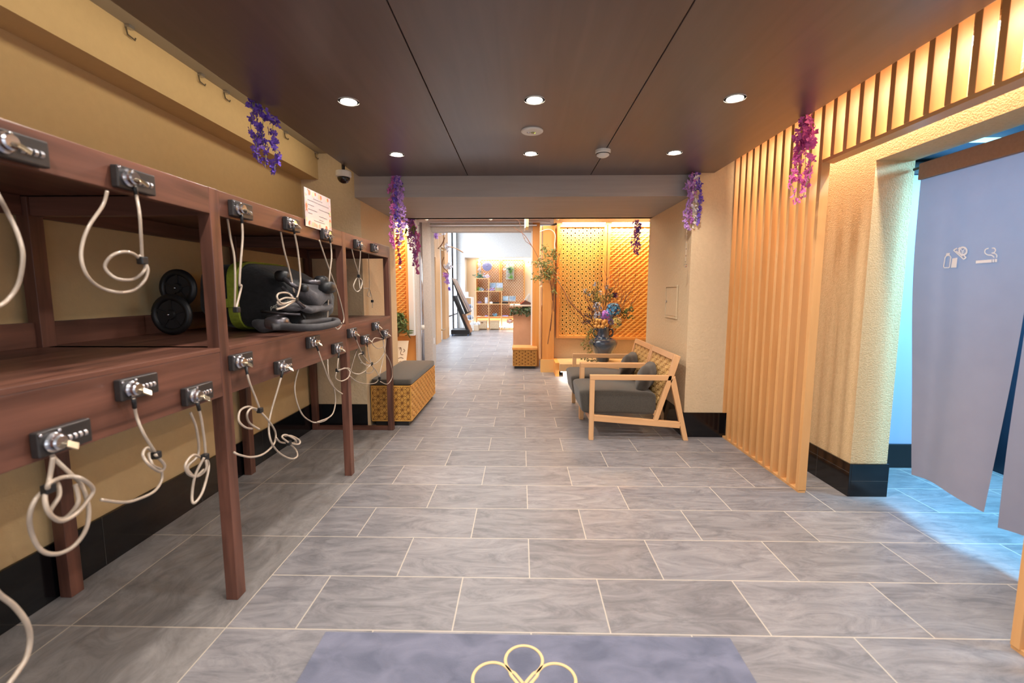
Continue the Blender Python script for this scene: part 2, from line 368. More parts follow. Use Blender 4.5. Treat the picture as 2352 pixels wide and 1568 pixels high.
# ================================================================ slat screen and header on the right
sx0, sx1 = 1.727, 1.776
scr = thing('slat_screen', 'tall honey wood slat screen before the right plaster wall, with header above the doorway', 'slat screen', (1.75, 3.3, 0))
for i in range(12):
    y = 2.748+i*.0985; m_ = MB(); m_.box(sx0, sx1, y, y+.03, .012, 2.42); put('slat', m_, M['oak'], scr, bevel=.0015)
yy = 2.748-.0985
while yy > 1.56:
    m_ = MB(); m_.box(sx0, sx1+.012, yy, yy+.03, 2.0, 2.42); put('slat', m_, M['oak'], scr, bevel=.0015); yy -= .0985
m_ = MB(); m_.box(sx0+.004, sx1-.004, 2.748, 3.862, 0, .016); put('bottom_rail', m_, M['oak_y'], scr)
m_ = MB(); m_.box(sx0+.004, sx1+.03, 1.54, 2.76, 1.982, 2.0); put('header_rail', m_, M['oak_y'], scr)
sc2 = thing('slat_screen', 'near slat screen at the right picture edge, only one slat showing', 'slat screen', (1.75, 1.2, 0))
for i in range(8):
    y = 1.482-i*.0985; m_ = MB(); m_.box(sx0, sx1, y, y+.03, .012, 2.42); put('slat', m_, M['oak'], sc2, bevel=.0015)
m_ = MB(); m_.box(sx0+.004, sx1-.004, .79, 1.512, 0, .016); put('bottom_rail', m_, M['oak_y'], sc2)
# linear cove lamp between slats and lintel
m_ = MB(); m_.box(1.945, 1.975, 1.3, 3.7, 2.318, 2.34)
cl = thing('cove_lamp', 'bright linear cove lamp seen in glints through the slat header over the doorway', 'lamp', (1.96, 2.5, 2.3))
put('diffuser', m_, glow('lamp diffuser', (255, 240, 220), 14), cl)
m_ = MB(); m_.box(1.94, 2.01, 1.3, 3.7, 2.34, 2.36); put('housing', m_, M['pearl'], cl)
light('AREA', 'cove_lamp_light', (1.96, 2.5, 2.31), 20, (1, .87, .68), (0, 0, 0), cl, shape='RECTANGLE', size=.03, size_y=2.4)
# ================================================================ middle zone, between beam and glass entrance
ZM = 2.35
c = MB(); c.box(-2.4, 2.4, 5.07, 7.8, ZM, ZM+.1); struct('ceiling', c, mat('pinkish board ceiling', (196, 168, 152), rough=.6))
c = MB(); c.box(-2.4, 2.4, 5.0, 5.075, 2.03, 2.36); struct('trim_6', c, M['beam'])
c = MB(); c.box(-2.4, -1.66, 7.14, 7.2, 0, ZM); struct('wall_middle_left', c, M['orange'])
c = MB(); c.box(.50, 2.4, 7.14, 7.2, 0, ZM); struct('wall_middle_right', c, M['plaster'])
c = MB(); c.box(2.3, 2.4, 5.1, 7.2, 0, ZM); struct('wall_middle_right_side', c, M['plaster'])
c = MB(); c.box(-2.4, -2.3, 5.1, 7.2, 0, ZM); struct('wall_middle_left_side', c, M['orange'])
c = MB(); c.box(-1.63, -1.475, 7.5, 7.8, 0, ZM); struct('trim_7', c, M['greypost'])
c = MB(); c.box(-1.475, .19, 7.55, 7.75, 2.215, ZM); struct('trim_8', c, M['greypost'])
c = MB(); c.box(-1.475, .25, 7.42, 7.5, 2.285, 2.30); c.box(-1.475, .45, 7.3, 7.34, 2.32, 2.335); struct('trim_9', c, M['alu'])
c = MB(); c.box(.185, .30, 7.5, 7.75, 0, ZM); struct('trim_10', c, M['orange'])
c = MB(); c.box(.162, .185, 7.55, 7.6, 0, 2.215); struct('trim_11', c, M['white'])
# wooden cabinet column by the glass door
cb = thing('tall_cabinet', 'tall honey wood cabinet column between the glass entrance and the patterned wall panel', 'cabinet', (.4, 7.1, 0))
m_ = MB(); m_.box(.325, .505, 6.95, 7.13, .2, 2.22); put('front_panel', m_, M['orange'], cb, bevel=.004)
m_ = MB(); m_.box(.28, .315, 6.97, 7.13, .2, 1.32); put('door', m_, M['beech_z'], cb, bevel=.012)
m_ = MB(); m_.box(.28, .315, 6.97, 7.13, 1.335, 2.22); put('door', m_, M['beech_z'], cb, bevel=.012)
m_ = MB(); m_.box(.305, .505, 6.94, 7.13, 0, .2); put('plinth', m_, mat('pale yellow board', (236, 190, 120), rough=.6), cb)
# display platform with under-light
pf = thing('display_platform', 'low pale tiled platform under the patterned wall panels, lit along its foot', 'platform', (1.3, 6.8, 0))
m_ = MB(); m_.box(.56, 2.3, 6.5, 7.14, .09, .2); put('top_slab', m_, mat('cream tile', (214, 178, 132), (204, 168, 124), 8, rough=.45), pf, bevel=.003)
m_ = MB(); m_.box(.505, .56, 6.6, 7.14, 0, .2); put('side_panel', m_, M['orange'], pf)
m_ = MB(); m_.box(.62, 2.3, 6.62, 7.1, .0, .09); put('plinth', m_, M['white'], pf)
m_ = MB(); m_.box(.58, 2.3, 6.545, 6.56, .075, .089); put('led_strip', m_, glow('led strip', (255, 250, 240), 12), pf)
light('AREA', 'platform_light', (1.4, 6.54, .07), 3, (1, .95, .85), (math.radians(-20), 0, 0), pf, shape='RECTANGLE', size=1.7, size_y=.02)
# patterned wall panels
def wallpanel(nm, label, x0, x1, z0, z1, y, kind, ox=0):
    t = thing(nm, label, 'wall panel', ((x0+x1)/2, y, z0))
    fr = MB(); w = .04
    for b in ((x0, x0+w, z0, z1), (x1-w, x1, z0, z1), (x0+w, x1-w, z0, z0+w), (x0+w, x1-w, z1-w, z1)): fr.box(b[0], b[1], y-.04, y+.03, b[2], b[3])
    put('frame', fr, M['orange'], t, bevel=.002)
    bk = MB(); bk.box(x0+w, x1-w, y+.01, y+.02, z0+w, z1-w); put('backing', bk, M['paleback'] if kind == 'dia' else M['goldback'], t)
    p = MB(); m3 = lambda a, b, d: (x0+w+a, y+.01-d, z0+w+b)
    W, H = x1-x0-2*w, z1-z0-2*w
    if kind == 'asa': asa_strips(p, W, H, .068, .009, .012, m3)
    elif kind == 'dia':
        for s_ in (1, -1):
            k = -H
            while k < W+H:
                a, b = (k, 0), (k+s_*H*.9, H)
                wd_ = .022; po = clip([(a[0]-wd_/2, 0), (a[0]+wd_/2, 0), (b[0]+wd_/2, H), (b[0]-wd_/2, H)], W, H)
                if len(po) > 2:
                    n = len(po); d_ = .012 if s_ > 0 else .018
                    p.add([m3(x, yy_, 0) for x, yy_ in po]+[m3(x, yy_, d_) for x, yy_ in po], [tuple(range(n, 2*n))]+[(i, (i+1) % n, n+(i+1) % n, n+i) for i in range(n)])
                k += .085
    else: weave(p, W, H, .088, .036, .016, m3)
    put('lattice', p, M['palelat'] if kind == 'dia' else M['gold'], t)
    return t
p1 = wallpanel('lattice_panel', 'tall amber wall panel of star shaped lattice, left of the pair behind the vase', .545, 1.30, .52, 2.25, 7.08, 'asa')
p2 = wallpanel('lattice_panel', 'tall golden wall panel of slanted woven plates, right of the pair behind the vase', 1.31, 2.14, .50, 2.25, 7.08, 'zig')
p3 = wallpanel('lattice_panel', 'golden wall panel of slanted plates in the left recess behind the dark cushioned bench', -2.29, -1.735, .55, 2.3, 7.06, 'zig')
for t, x0, x1, e in ((p1, .62, 1.26, 20), (p2, 1.36, 2.1, 30), (p3, -2.26, -1.76, 22)):
    m_ = MB(); m_.box(x0, x1, 6.985, 7.0, 2.255, 2.27); put('led_strip', m_, glow('warm led', (255, 236, 196), 10), t)
    light('AREA', 'panel_light', ((x0+x1)/2, 6.97, 2.25), e, (1, .82, .5), (math.radians(18), 0, 0), t, shape='RECTANGLE', size=x1-x0, size_y=.05)
# left recess: white post edge, chrome door pole, low shelf
m_ = MB(); m_.box(-1.735, -1.66, 7.0, 7.14, .56, ZM); struct('trim_12', m_, M['white'])
m_ = MB(); m_.box(-1.66, -1.63, 7.1, 7.3, 0, ZM); struct('trim_13', m_, M['greypost'])
m_ = MB(); m_.box(-2.3, -1.66, 6.75, 7.14, 0, .12); struct('trim_14', m_, M['white'])
pole = thing('door_pole', 'tall chrome pole at the left edge of the glass entrance', 'door pole', (-1.60, 7.35, 0))
m_ = MB(); m_.cyl((-1.60, 7.35, 0), (-1.60, 7.35, 2.33), .022); put('tube', m_, M['chrome'], pole, smooth=True)
m_ = MB(); m_.cyl((-1.60, 7.35, .62), (-1.60, 7.35, .70), .028); put('collar', m_, M['pearl'], pole, smooth=True)
# ================================================================ far lobby
HF = 3.6
c = MB(); c.box(-2.15, -2.05, 7.75, 15.4, 0, HF); struct('wall_far_left', c, M['offwhite'])
c = MB(); c.box(-2.05, -1.5, 7.8, 7.86, 0, HF); struct('wall_far_front_left', c, M['offwhite'])
c = MB(); c.box(1.6, 1.7, 7.75, 15.4, 0, HF); struct('wall_far_right', c, M['offwhite'])
c = MB(); c.box(-2.15, -1.80, 14.6, 15.3, 0, HF); c.box(-1.80, 1.6, 14.6, 15.3, 2.31, HF); struct('wall_far_back', c, M['offwhite'])
c = MB(); c.box(-1.80, 1.6, 15.1, 15.3, 0, 2.31); struct('wall_niche_back', c, mat('pale maple board', (236, 208, 170), rough=.6))
c = MB(); c.box(-2.15, 1.7, 7.8, 15.4, HF, HF+.1); struct('ceiling', c, M['white'])
c = MB(); c.box(-2.4, 2.4, 7.75, 7.8, ZM, HF); struct('trim_15', c, M['offwhite'])
d2 = thing('door_2', 'plain white door in a wood frame on the left wall beyond the entrance', 'door', (-2.04, 10.1, 0)); d2['kind'] = 'structure'
m_ = MB(); m_.box(-2.05, -2.04, 9.75, 10.55, .01, 2.02); put('leaf', m_, M['white'], d2)
m_ = MB(); m_.box(-2.05, -1.97, 10.55, 11.15, 0, 2.02); m_.box(-2.05, -1.97, 9.2, 11.15, 2.02, 3.0); put('frame', m_, M['beech_z'], d2)
m_ = MB()
for i in range(9): m_.box(-1.969, -1.9685, 9.25+i*.2, 9.258+i*.2, 2.03, 3.0)
put('groove', m_, M['seam'], d2)
m_ = MB(); m_.box(-2.05, -1.96, 11.75, 12.35, 0, HF); struct('trim_16', m_, M['beech_z'])
m_ = MB(); m_.box(-2.05, -1.965, 11.15, 11.6, 2.35, HF); struct('trim_17', m_, M['beech_z'])
for nm, y0, y1 in (('window_1', 12.65, 13.5), ('window_2', 13.62, 14.5)):
    w_ = thing(nm, 'tall daylit window with a black frame far down the left wall, '+('nearer' if nm == 'window_1' else 'farther')+' of two', 'window', (-2.04, y0, 0)); w_['kind'] = 'structure'
    m_ = MB(); m_.box(-2.05, -2.02, y0, y0+.06, 0, HF); m_.box(-2.05, -2.02, y1-.06, y1, 0, HF); m_.box(-2.05, -2.02, y0+.06, y1-.06, .52, .56); put('window_frame', m_, M['black2'], w_)
    m_ = MB(); m_.box(-2.045, -2.04, y0+.06, y1-.06, 0, HF); put('window_pane', m_, glow('daylit pane', (226, 238, 255), 1.6), w_)
m_ = MB(); m_.box(-1.80, 1.6, 14.98, 15.08, 0, .04); struct('trim_18', m_, M['beech'])
nl = MB(); nl.box(-1.5, .9, 15.04, 15.06, .05, .075); nl2 = MB(); nl2.box(-1.35, .6, 14.98, 15.0, 2.285, 2.3)
t = thing('niche_lamp', 'hidden lamp strip glowing along the foot of the far shelving niche', 'lamp', (0, 15, 0)); put('strip', nl, glow('foot led', (255, 250, 235), 8), t)
light('AREA', 'niche_foot_light', (-.4, 14.98, .09), 7, (1, .95, .85), (math.radians(100), 0, 0), t, shape='RECTANGLE', size=2.4, size_y=.05)
t = thing('niche_lamp', 'hidden lamp strip glowing along the top of the far shelving niche', 'lamp', (0, 15, 2.28)); put('strip', nl2, glow('top led', (255, 244, 220), 16), t)
light('AREA', 'niche_top_light', (-.4, 14.93, 2.28), 14, (1, .9, .7), (math.radians(14), 0, 0), t, shape='RECTANGLE', size=2.2, size_y=.05)
q1 = wallpanel('lattice_panel', 'pale diagonal lattice panel behind the far stepped shelves', -1.47, -.68, .36, 2.29, 15.06, 'dia')
q2 = wallpanel('lattice_panel', 'pale pierced panel behind the green wall planter in the far niche', -.67, .12, .36, 2.29, 15.06, 'dia')
# light of the far lobby
light('AREA', 'lobby_ceiling_light', (-.3, 11.2, HF-.05), 150, (.86, .93, 1), (0, 0, 0), None, spread=math.radians(95), shape='RECTANGLE', size=3, size_y=6)
light('AREA', 'lobby_window_light', (-1.98, 13.4, 1.7), 26, (.8, .9, 1), (0, math.radians(-90), 0), None, shape='RECTANGLE', size=2.6, size_y=1.8)
# middle zone lights
light('AREA', 'entrance_light', (-.5, 6.3, ZM-.03), 44, (1, .93, .84), (0, 0, 0), None, shape='RECTANGLE', size=1.8, size_y=1.4)
# smoking room blue light
light('AREA', 'smoking_room_light', (2.85, 2.0, 2.10), 130, (.22, .64, 1), (0, 0, 0), None, shape='RECTANGLE', size=.5, size_y=1.8)
# left cove light above the dark ceiling's edge
light('AREA', 'left_cove_light', (-1.40, 1.0, 2.31), 6, (1, .84, .58), (0, math.radians(78), 0), None, shape='RECTANGLE', size=.06, size_y=5.6)
# world: soft fill light added through the rear left open behind the viewer
wld = bpy.data.worlds.new('rear fill'); sc.world = wld; wld.use_nodes = True
bg = wld.node_tree.nodes['Background']; bg.inputs[0].default_value = (.86, .91, 1, 1); bg.inputs[1].default_value = 1.35
sc.view_settings.exposure = 0.47
# ================================================================ walnut luggage shelf with cable locks
XF, XB = -1.15, -1.84          # front face and rear of the unit
sh = thing('luggage_shelf', 'long walnut luggage shelf on square legs along the left wall', 'shelf', (-1.5, 2.3, 0))
PY = [(.38, .435), (1.70, 1.755), (2.95, 3.005), (3.965, 4.015)]
for a, b in PY:
    m_ = MB(); m_.box(XF-.048, XF, a, b, 0, 1.631); put('post', m_, M['wal_z'], sh, bevel=.002)
    m_ = MB(); m_.box(-1.888, XB, a, b, 0, 1.60); put('post', m_, M['wal_z'], sh, bevel=.002)
for i in range(3):
    a, b = PY[i][1], PY[i+1][0]
    m_ = MB(); m_.box(XF-.028, XF-.001, a, b, 1.534, 1.63); put('top_rail', m_, M['wal_y'], sh, bevel=.002)
    m_ = MB(); m_.box(XF-.028, XF-.001, a, b, .846, 1.018); put('lower_rail', m_, M['wal_y'], sh, bevel=.002)
    m_ = MB(); m_.box(-1.888, XF-.03, a-.05, b+.05, 1.012, 1.034)
    m_.box(XF-.03, XF, a, b, 1.018, 1.034); put('shelf_board', m_, M['wal_y'], sh, bevel=.0015)
    m_ = MB(); m_.box(-1.90, XF-.028, a-.055, b+.055, 1.602, 1.622); put('top_board', m_, M['wal_y'], sh, bevel=.0015)
    m_ = MB(); m_.box(-1.885, -1.86, a, b, 1.53, 1.602); put('rear_rail', m_, M['wal_y'], sh, bevel=.002)
    m_ = MB(); m_.box(-1.885, -1.86, a, b, 1.034, 1.13); put('rear_rail', m_, M['wal_y'], sh, bevel=.002)
for a, b in PY:
    m_ = MB(); m_.box(XB, XF-.048, a+.008, b-.008, 1.53, 1.60); put('cross_rail', m_, M['wal_x'], sh, bevel=.002)
a, b = PY[3]
m_ = MB(); m_.box(XB, XF-.048, a+.006, b-.006, 0, .035); put('foot_rail', m_, M['wal_x'], sh, bevel=.002)
m_ = MB(); m_.box(XB, XF-.048, a+.008, b-.008, .86, 1.012); put('cross_rail', m_, M['wal_x'], sh, bevel=.002)
# ---- locks
M['lockbody'] = mat('dark lock housing', (38, 35, 35), (46, 42, 41), 60, rough=.42, spec=.5)
M['cable'] = mat('cloudy plastic coated cable', (176, 160, 144), (162, 146, 130), 20, rough=.28, coat=.4)
M['keybrass'] = mat('key metal', (208, 190, 160), rough=.22, metal=1)
def lock_at(y, z, label, cables, clips=(), ferr=(), grp='cable locks on the luggage shelf', key=True, kr=None, kf=(), thin=.0044):
    x = XF+.001
    t = thing('cable_lock', label, 'lock', (x, y, z), grp)
    b = MB(); b.box(x, x+.022, y-.067, y+.067, z-.031, z+.031); put('housing', b, M['lockbody'], t, bevel=.004, seg=3)
    k = MB(); k.lathe([(.024, .02), (.0245, .03), (.021, .034), (.019, .034), (.0185, .044), (.015, .048), (.0, .048)], (x, y-.036, z), 24, (1, 0, 0)); put('knob', k, M['chrome'], t, smooth=False)
    for q_ in (-.062, -.018): d = MB(); d.ball((x+.024, y+q_, z+.024), .0045, 10, 6); put('rivet', d, M['chrome'], t, smooth=True)
    for i in range(4):
        d = MB(); yy_ = y+.006+i*.0135; d.tube([(x+.019, yy_-.004, z-.003), (x+.019, yy_+.004, z-.003)], .0085, 10); put('dial', d, M['alu'], t)
    if key:
        d = MB(); p = Vector((x+.046, y-.036, z)); q = p+Vector((.010, .006, -.006))
        d.bar(p-Vector((.01, 0, 0)), q, .012, .0035, (0, .3, 1)); 
        d.bar(q-Vector((.002, .001, -.001)), q+Vector((.008, .016, -.012)), .022, .004, (.8, .2, .6)); put('key', d, M['keybrass'], t, bevel=.001)
    for i, pts in enumerate(cables):
        c_ = MB(); c_.tube(pts, thin, 8); put('cable', c_, M['cable'], t, smooth=True)
        if i in ferr:
            p, q = pts[0], pts[min(4, len(pts)-1)]; c_ = MB(); c_.cyl(p, Vector(p)+(Vector(q)-Vector(p)).normalized()*.035, thin*1.35, n=10); put('ferrule', c_, M['black'], t, smooth=True)
    for p in clips:
        c_ = MB(); c_.box(p.x-.008, p.x+.012, p.y-.011, p.y+.011, p.z-.011, p.z+.011); put('cable_clip', c_, M['black'], t, bevel=.003)
    return t
def path(org, s, pts, x=-1.118, wob=.012, k=7, amp=1):    # traced cable: crop origin, crop scale, crop points -> points hanging in the plane x, gently swaying
    out = []
    for i, (u, v) in enumerate(pts):
        X = x+wob*math.sin(i*1.7+u*.01); out.append(ax(org[0]+u/s, org[1]+v/s, X))
    return spl(out, k)
A2, A3, A4, A5 = (0, 300), (440, 380), (0, 780), (440, 700)
s2, s3, s4, s5 = 3.136, 3.564, 3.016, 3.921
def cp(o, s, u, v, x=-1.112): return ax(o[0]+u/s, o[1]+v/s, x)
lock_at(1.04, 1.571, 'black dial lock at the left picture edge on the top shelf rail', [path(A2, s2, [(-60, 380), (0, 490), (60, 600), (130, 750), (165, 900), (140, 1080), (80, 1190), (-10, 1262), (-120, 1250)])])
lock_at(1.357, 1.571, 'black dial lock on the top rail above the empty bay, one round coil under it',
  [path(A2, s2, [(970, 400), (985, 480), (1005, 600), (1015, 750), (1022, 900), (1020, 935), (960, 885), (880, 873), (800, 905), (756, 975), (800, 1040), (870, 1072), (960, 1068), (1030, 1020), (1045, 960), (1000, 895)]),
   path(A2, s2, [(772, 436), (740, 540), (640, 690), (590, 830), (590, 950), (640, 1060), (730, 1130), (850, 1163), (960, 1148), (1040, 1080), (1065, 1000), (1040, 940)], -1.13, .006)], [cp(A2, s2, 1020, 935)], (0,))
lock_at(1.87, 1.575, 'black dial lock on the top rail, its cable hanging beside the lime strap',
  [path(A3, s3, [(293, 430), (320, 600), (350, 750), (357, 950), (352, 1170)], -1.17, .004), path(A3, s3, [(408, 400), (418, 580), (402, 800), (393, 970), (408, 985), (385, 1090), (362, 1178)], -1.12, .004)], [cp(A3, s3, 365, 1180)], (1,), thin=.0042)
lock_at(2.281, 1.576, 'black dial lock on the top rail just left of the paper notice',
  [path(A3, s3, [(728, 535), (760, 700), (800, 850), (842, 1040)], -1.17, .004), path(A3, s3, [(832, 500), (870, 700), (890, 900), (885, 1000), (850, 1095), (790, 1046), (720, 1045), (700, 1080), (745, 1130), (840, 1100)], -1.115, .006),
   path(A3, s3, [(850, 1092), (770, 1083), (705, 1115), (735, 1138), (845, 1103), (790, 1140), (697, 1176), (760, 1158), (848, 1100)], -1.112, .006)], [cp(A3, s3, 850, 1095)], (1,))
lock_at(2.688, 1.575, 'black dial lock on the top rail under the right edge of the paper notice',
  [path(A3, s3, [(1045, 610), (1120, 830), (1200, 1050), (1245, 1230), (1240, 1290)], -1.14, .004), path(A3, s3, [(1132, 585), (1146, 740), (1130, 900), (1120, 1100), (1115, 1285), (1165, 1315), (1195, 1340), (1225, 1310), (1218, 1286), (1130, 1296), (1090, 1306)], -1.115, .008)], (), (1,))
lock_at(3.208, 1.572, 'black dial lock at the near end of the top rail in the far bay',
  [path(A3, s3, [(1310, 680), (1340, 800), (1370, 895)], -1.16, .004), path(A3, s3, [(1384, 655), (1380, 760), (1370, 900), (1397, 950), (1380, 1010), (1368, 930), (1350, 925), (1325, 990), (1355, 1032), (1392, 990), (1380, 905)], -1.115, .008)], [cp(A3, s3, 1368, 905)], (1,), thin=.004)
lock_at(3.56, 1.579, 'black dial lock nearest the far end of the top rail',
  [path(A3, s3, [(1449, 720), (1452, 850), (1455, 1000), (1440, 1060), (1462, 1070), (1455, 1010), (1405, 1005)], -1.30, .01), path(A3, s3, [(1460, 1020), (1478, 1090), (1480, 1165)], -1.30, .004)], [cp(A3, s3, 1478, 1110, -1.30)], key=False, thin=.0026)
lock_at(1.073, .889, 'leftmost black dial lock of the lower rail with a big tangled coil',
  [path(A4, s4, [(352, 770), (375, 820), (490, 930), (560, 1000), (612, 1150), (600, 1300), (520, 1420), (400, 1482), (290, 1460), (222, 1350), (205, 1220), (250, 1100), (330, 1025)], -1.13),
   path(A4, s4, [(368, 815), (345, 950), (330, 1025), (345, 990), (450, 950), (560, 960), (645, 1035), (600, 1120), (520, 1210), (420, 1255), (340, 1200), (310, 1100), (335, 1020)], -1.108),
   path(A4, s4, [(340, 1010), (390, 985), (410, 1080), (345, 1200), (440, 1240), (540, 1130), (520, 1000)], -1.12)], [cp(A4, s4, 328, 1030)], (), thin=.0052)
lock_at(1.303, .969, 'black dial lock second from left on the lower rail, small tight coil beneath',
  [path(A4, s4, [(925, 405), (945, 530), (1000, 660), (1075, 785), (1020, 748), (990, 800), (1040, 872), (1110, 912), (1140, 868), (1075, 795)], -1.112), path(A4, s4, [(1065, 800), (1030, 790), (1060, 870), (1115, 900), (1120, 970), (1068, 1050), (950, 1106), (850, 1125), (700, 1108)], -1.16, .02)], [cp(A4, s4, 1078, 798)], (0,))
lock_at(1.548, .892, 'black dial lock left beside the front corner post, long loop reaching the skirting',
  [path(A4, s4, [(1366, 430), (1400, 580), (1420, 805), (1340, 798), (1285, 865), (1305, 930), (1370, 945), (1430, 890), (1422, 820), (1445, 860), (1438, 930), (1400, 1060), (1345, 1132), (1330, 1080), (1352, 940), (1415, 815)], -1.112),
   path(A4, s4, [(1320, 505), (1362, 620), (1375, 790), (1300, 880), (1350, 945), (1410, 900)], -1.16, .008)], [cp(A4, s4, 1416, 812)], (0,))
lock_at(1.806, .968, 'black dial lock right beside the front corner post on the lower rail',
  [path(A5, s5, [(490, 560), (520, 690), (612, 945), (520, 915), (440, 950), (425, 1040), (480, 1100), (545, 1115)], -1.114), path(A5, s5, [(612, 945), (540, 930), (500, 985), (522, 1062), (612, 1120)], -1.12),
   path(A5, s5, [(615, 955), (700, 1050), (755, 1150), (742, 1250), (650, 1340), (540, 1370), (430, 1350), (378, 1325)], -1.112)], [cp(A5, s5, 612, 948)], (0,), thin=.0042)
lock_at(2.129, .893, 'black dial lock on the lower rail, cable hanging to a bow over the floor',
  [path(A5, s5, [(825, 590), (770, 780), (720, 950), (695, 1100), (720, 1240), (800, 1340), (900, 1385), (952, 1360), (935, 1300), (872, 1240)], -1.114), path(A5, s5, [(872, 1238), (815, 1190), (850, 1170), (930, 1210), (935, 1242), (872, 1240), (962, 1255), (972, 1220), (900, 1180), (840, 1180)], -1.108),
   path(A5, s5, [(760, 1195), (800, 1235), (872, 1245)], -1.12)], [cp(A5, s5, 872, 1242)], (0,), thin=.0042)
lock_at(2.453, .974, 'black dial lock on the lower rail below the stroller handle, long swinging cable',
  [path(A5, s5, [(1122, 360), (1180, 520), (1240, 680), (1300, 760), (1360, 802)], -1.112), path(A5, s5, [(1225, 490), (1235, 640), (1280, 740), (1296, 870), (1260, 995), (1130, 1055)], -1.13),
   path(A5, s5, [(965, 570), (930, 720), (945, 860), (1000, 990), (1080, 1050), (1130, 1058), (1200, 1042), (1262, 990)], -1.16, .01)], (), (0,), thin=.0038)
lock_at(2.773, .899, 'black dial lock whose coil crosses the middle front leg',
  [path(A5, s5, [(1328, 430), (1318, 585), (1380, 568), (1425, 600), (1410, 655), (1350, 686), (1298, 660), (1305, 605)], -1.105), path(A5, s5, [(1318, 588), (1410, 570), (1450, 610), (1510, 622), (1572, 590)], -1.105)], [cp(A5, s5, 1312, 588)], (0,), thin=.0038)
lock_at(3.029, .97, 'leftmost black dial lock of the far bay on the lower rail',
  [path(A5, s5, [(1470, 280), (1530, 425), (1580, 500), (1618, 530)], -1.112, .004), path(A5, s5, [(1535, 435), (1503, 450), (1530, 510), (1575, 545), (1612, 532)], -1.11), path(A5, s5, [(1490, 400), (1440, 560), (1425, 640)], -1.2, .01)], [cp(A5, s5, 1618, 530), cp(A5, s5, 1538, 432)], (0,), thin=.004)
lock_at(3.281, .899, 'black dial lock low in the middle of the far bay on the lower rail',
  [path(A5, s5, [(1577, 340), (1600, 470), (1616, 530), (1578, 575), (1572, 612), (1620, 610), (1640, 572), (1612, 535)], -1.115, .008), path(A5, s5, [(1612, 535), (1660, 590), (1690, 640)], -1.12)], (), (0,), thin=.0034)
lock_at(3.53, .977, 'black dial lock high in the far bay with a ring of thin cable',
  [path(A5, s5, [(1675, 215), (1722, 300), (1650, 298), (1628, 350), (1678, 391), (1732, 370), (1722, 305)], -1.115, .008), path(A5, s5, [(1722, 305), (1740, 420), (1790, 520), (1808, 640), (1765, 712), (1700, 690)], -1.105, .008)], [cp(A5, s5, 1722, 300)], (0,), thin=.0034)
lock_at(3.762, .895, 'black dial lock nearest the far end post on the lower rail',
  [path(A5, s5, [(1752, 290), (1740, 410), (1700, 600), (1690, 650), (1660, 700), (1580, 711), (1490, 690), (1425, 640)], -1.12, .01), path(A5, s5, [(1735, 430), (1690, 500), (1620, 540), (1520, 520)], -1.13, .01)], [cp(A5, s5, 1692, 660)], (), thin=.0034)
# nearest hanging loop at the lower left corner
p_ = path((0, 1000), 2.76, [(-160, 900), (-60, 950), (0, 1010), (90, 1080), (165, 1180), (190, 1280), (170, 1400), (110, 1500), (60, 1568), (-40, 1700)], -1.115, .004)
c_ = MB(); c_.tube(p_, .0055, 10); solo('loose_cable', c_, M['cable'], 'pale loop of lock cable hanging into the lower left corner', 'cable', smooth=True)
# ---- paper notice
M['paper'] = mat('white laminated paper', (206, 192, 190), rough=.25, coat=.5)
ny0, ny1, nz0, nz1, nx = 2.44, 2.77, 1.594, 1.795, -1.138
pn = thing('paper_notice', 'laminated paper notice with a flowery border taped to the top rail', 'notice', (nx, 2.6, nz0))
m_ = MB(); m_.box(nx-.006, nx-.003, ny0, ny1, nz0, nz1); put('sheet', m_, M['paper'], pn)
fm = [mat('peach print', (240, 168, 140), rough=.5), mat('coral print', (232, 118, 86), rough=.5), mat('sage print', (184, 190, 150), rough=.5), mat('pink print', (238, 176, 176), rough=.5)]
m_ = MB()
for i in range(64):
    s_ = i % 4; w_ = R.uniform(.008, .02)
    if s_ == 0: y_, z_ = R.uniform(ny0+.02, ny1-.02), nz1-w_*R.uniform(.9, 1.3)
    elif s_ == 1: y_, z_ = R.uniform(ny0+.02, ny1-.02), nz0+w_*R.uniform(.9, 1.3)
    elif s_ == 2: y_, z_ = ny0+w_*R.uniform(.9, 1.2), R.uniform(nz0+.02, nz1-.02)
    else: y_, z_ = ny1-w_*R.uniform(.9, 1.2), R.uniform(nz0+.02, nz1-.02)
    m_.cur = R.randrange(4); n_ = 7
    m_.add([(nx-.0027+i*4e-6, y_+w_*.8*math.cos(2*PI*k/n_), z_+w_*.8*math.sin(2*PI*k/n_)) for k in range(n_)], [tuple(range(n_))])
put('flower_border', m_, fm, pn)
m_ = MB()
for r_, (a, b) in enumerate([(.3, .62), (.1, .45), (.48, .9), (.1, .3), (.5, .9), (.1, .42), (.1, .25), (.5, .8), (.5, .65), (.3, .7)]):
    z_ = nz1-.045-[0, .016, .016, .04, .046, .064, .084, .084, .104, .116][r_]; y_ = ny0+a*(ny1-ny0)
    while y_ < ny0+b*(ny1-ny0):
        w_ = R.uniform(.006, .016); m_.add([(nx-.0022, y_, z_), (nx-.0022, y_+w_, z_), (nx-.0022, y_+w_, z_+.0035), (nx-.0022, y_, z_+.0035)], [(0, 1, 2, 3)]); y_ += w_+.003
put('text_lines', m_, mat('grey print', (128, 118, 118), rough=.6), pn)
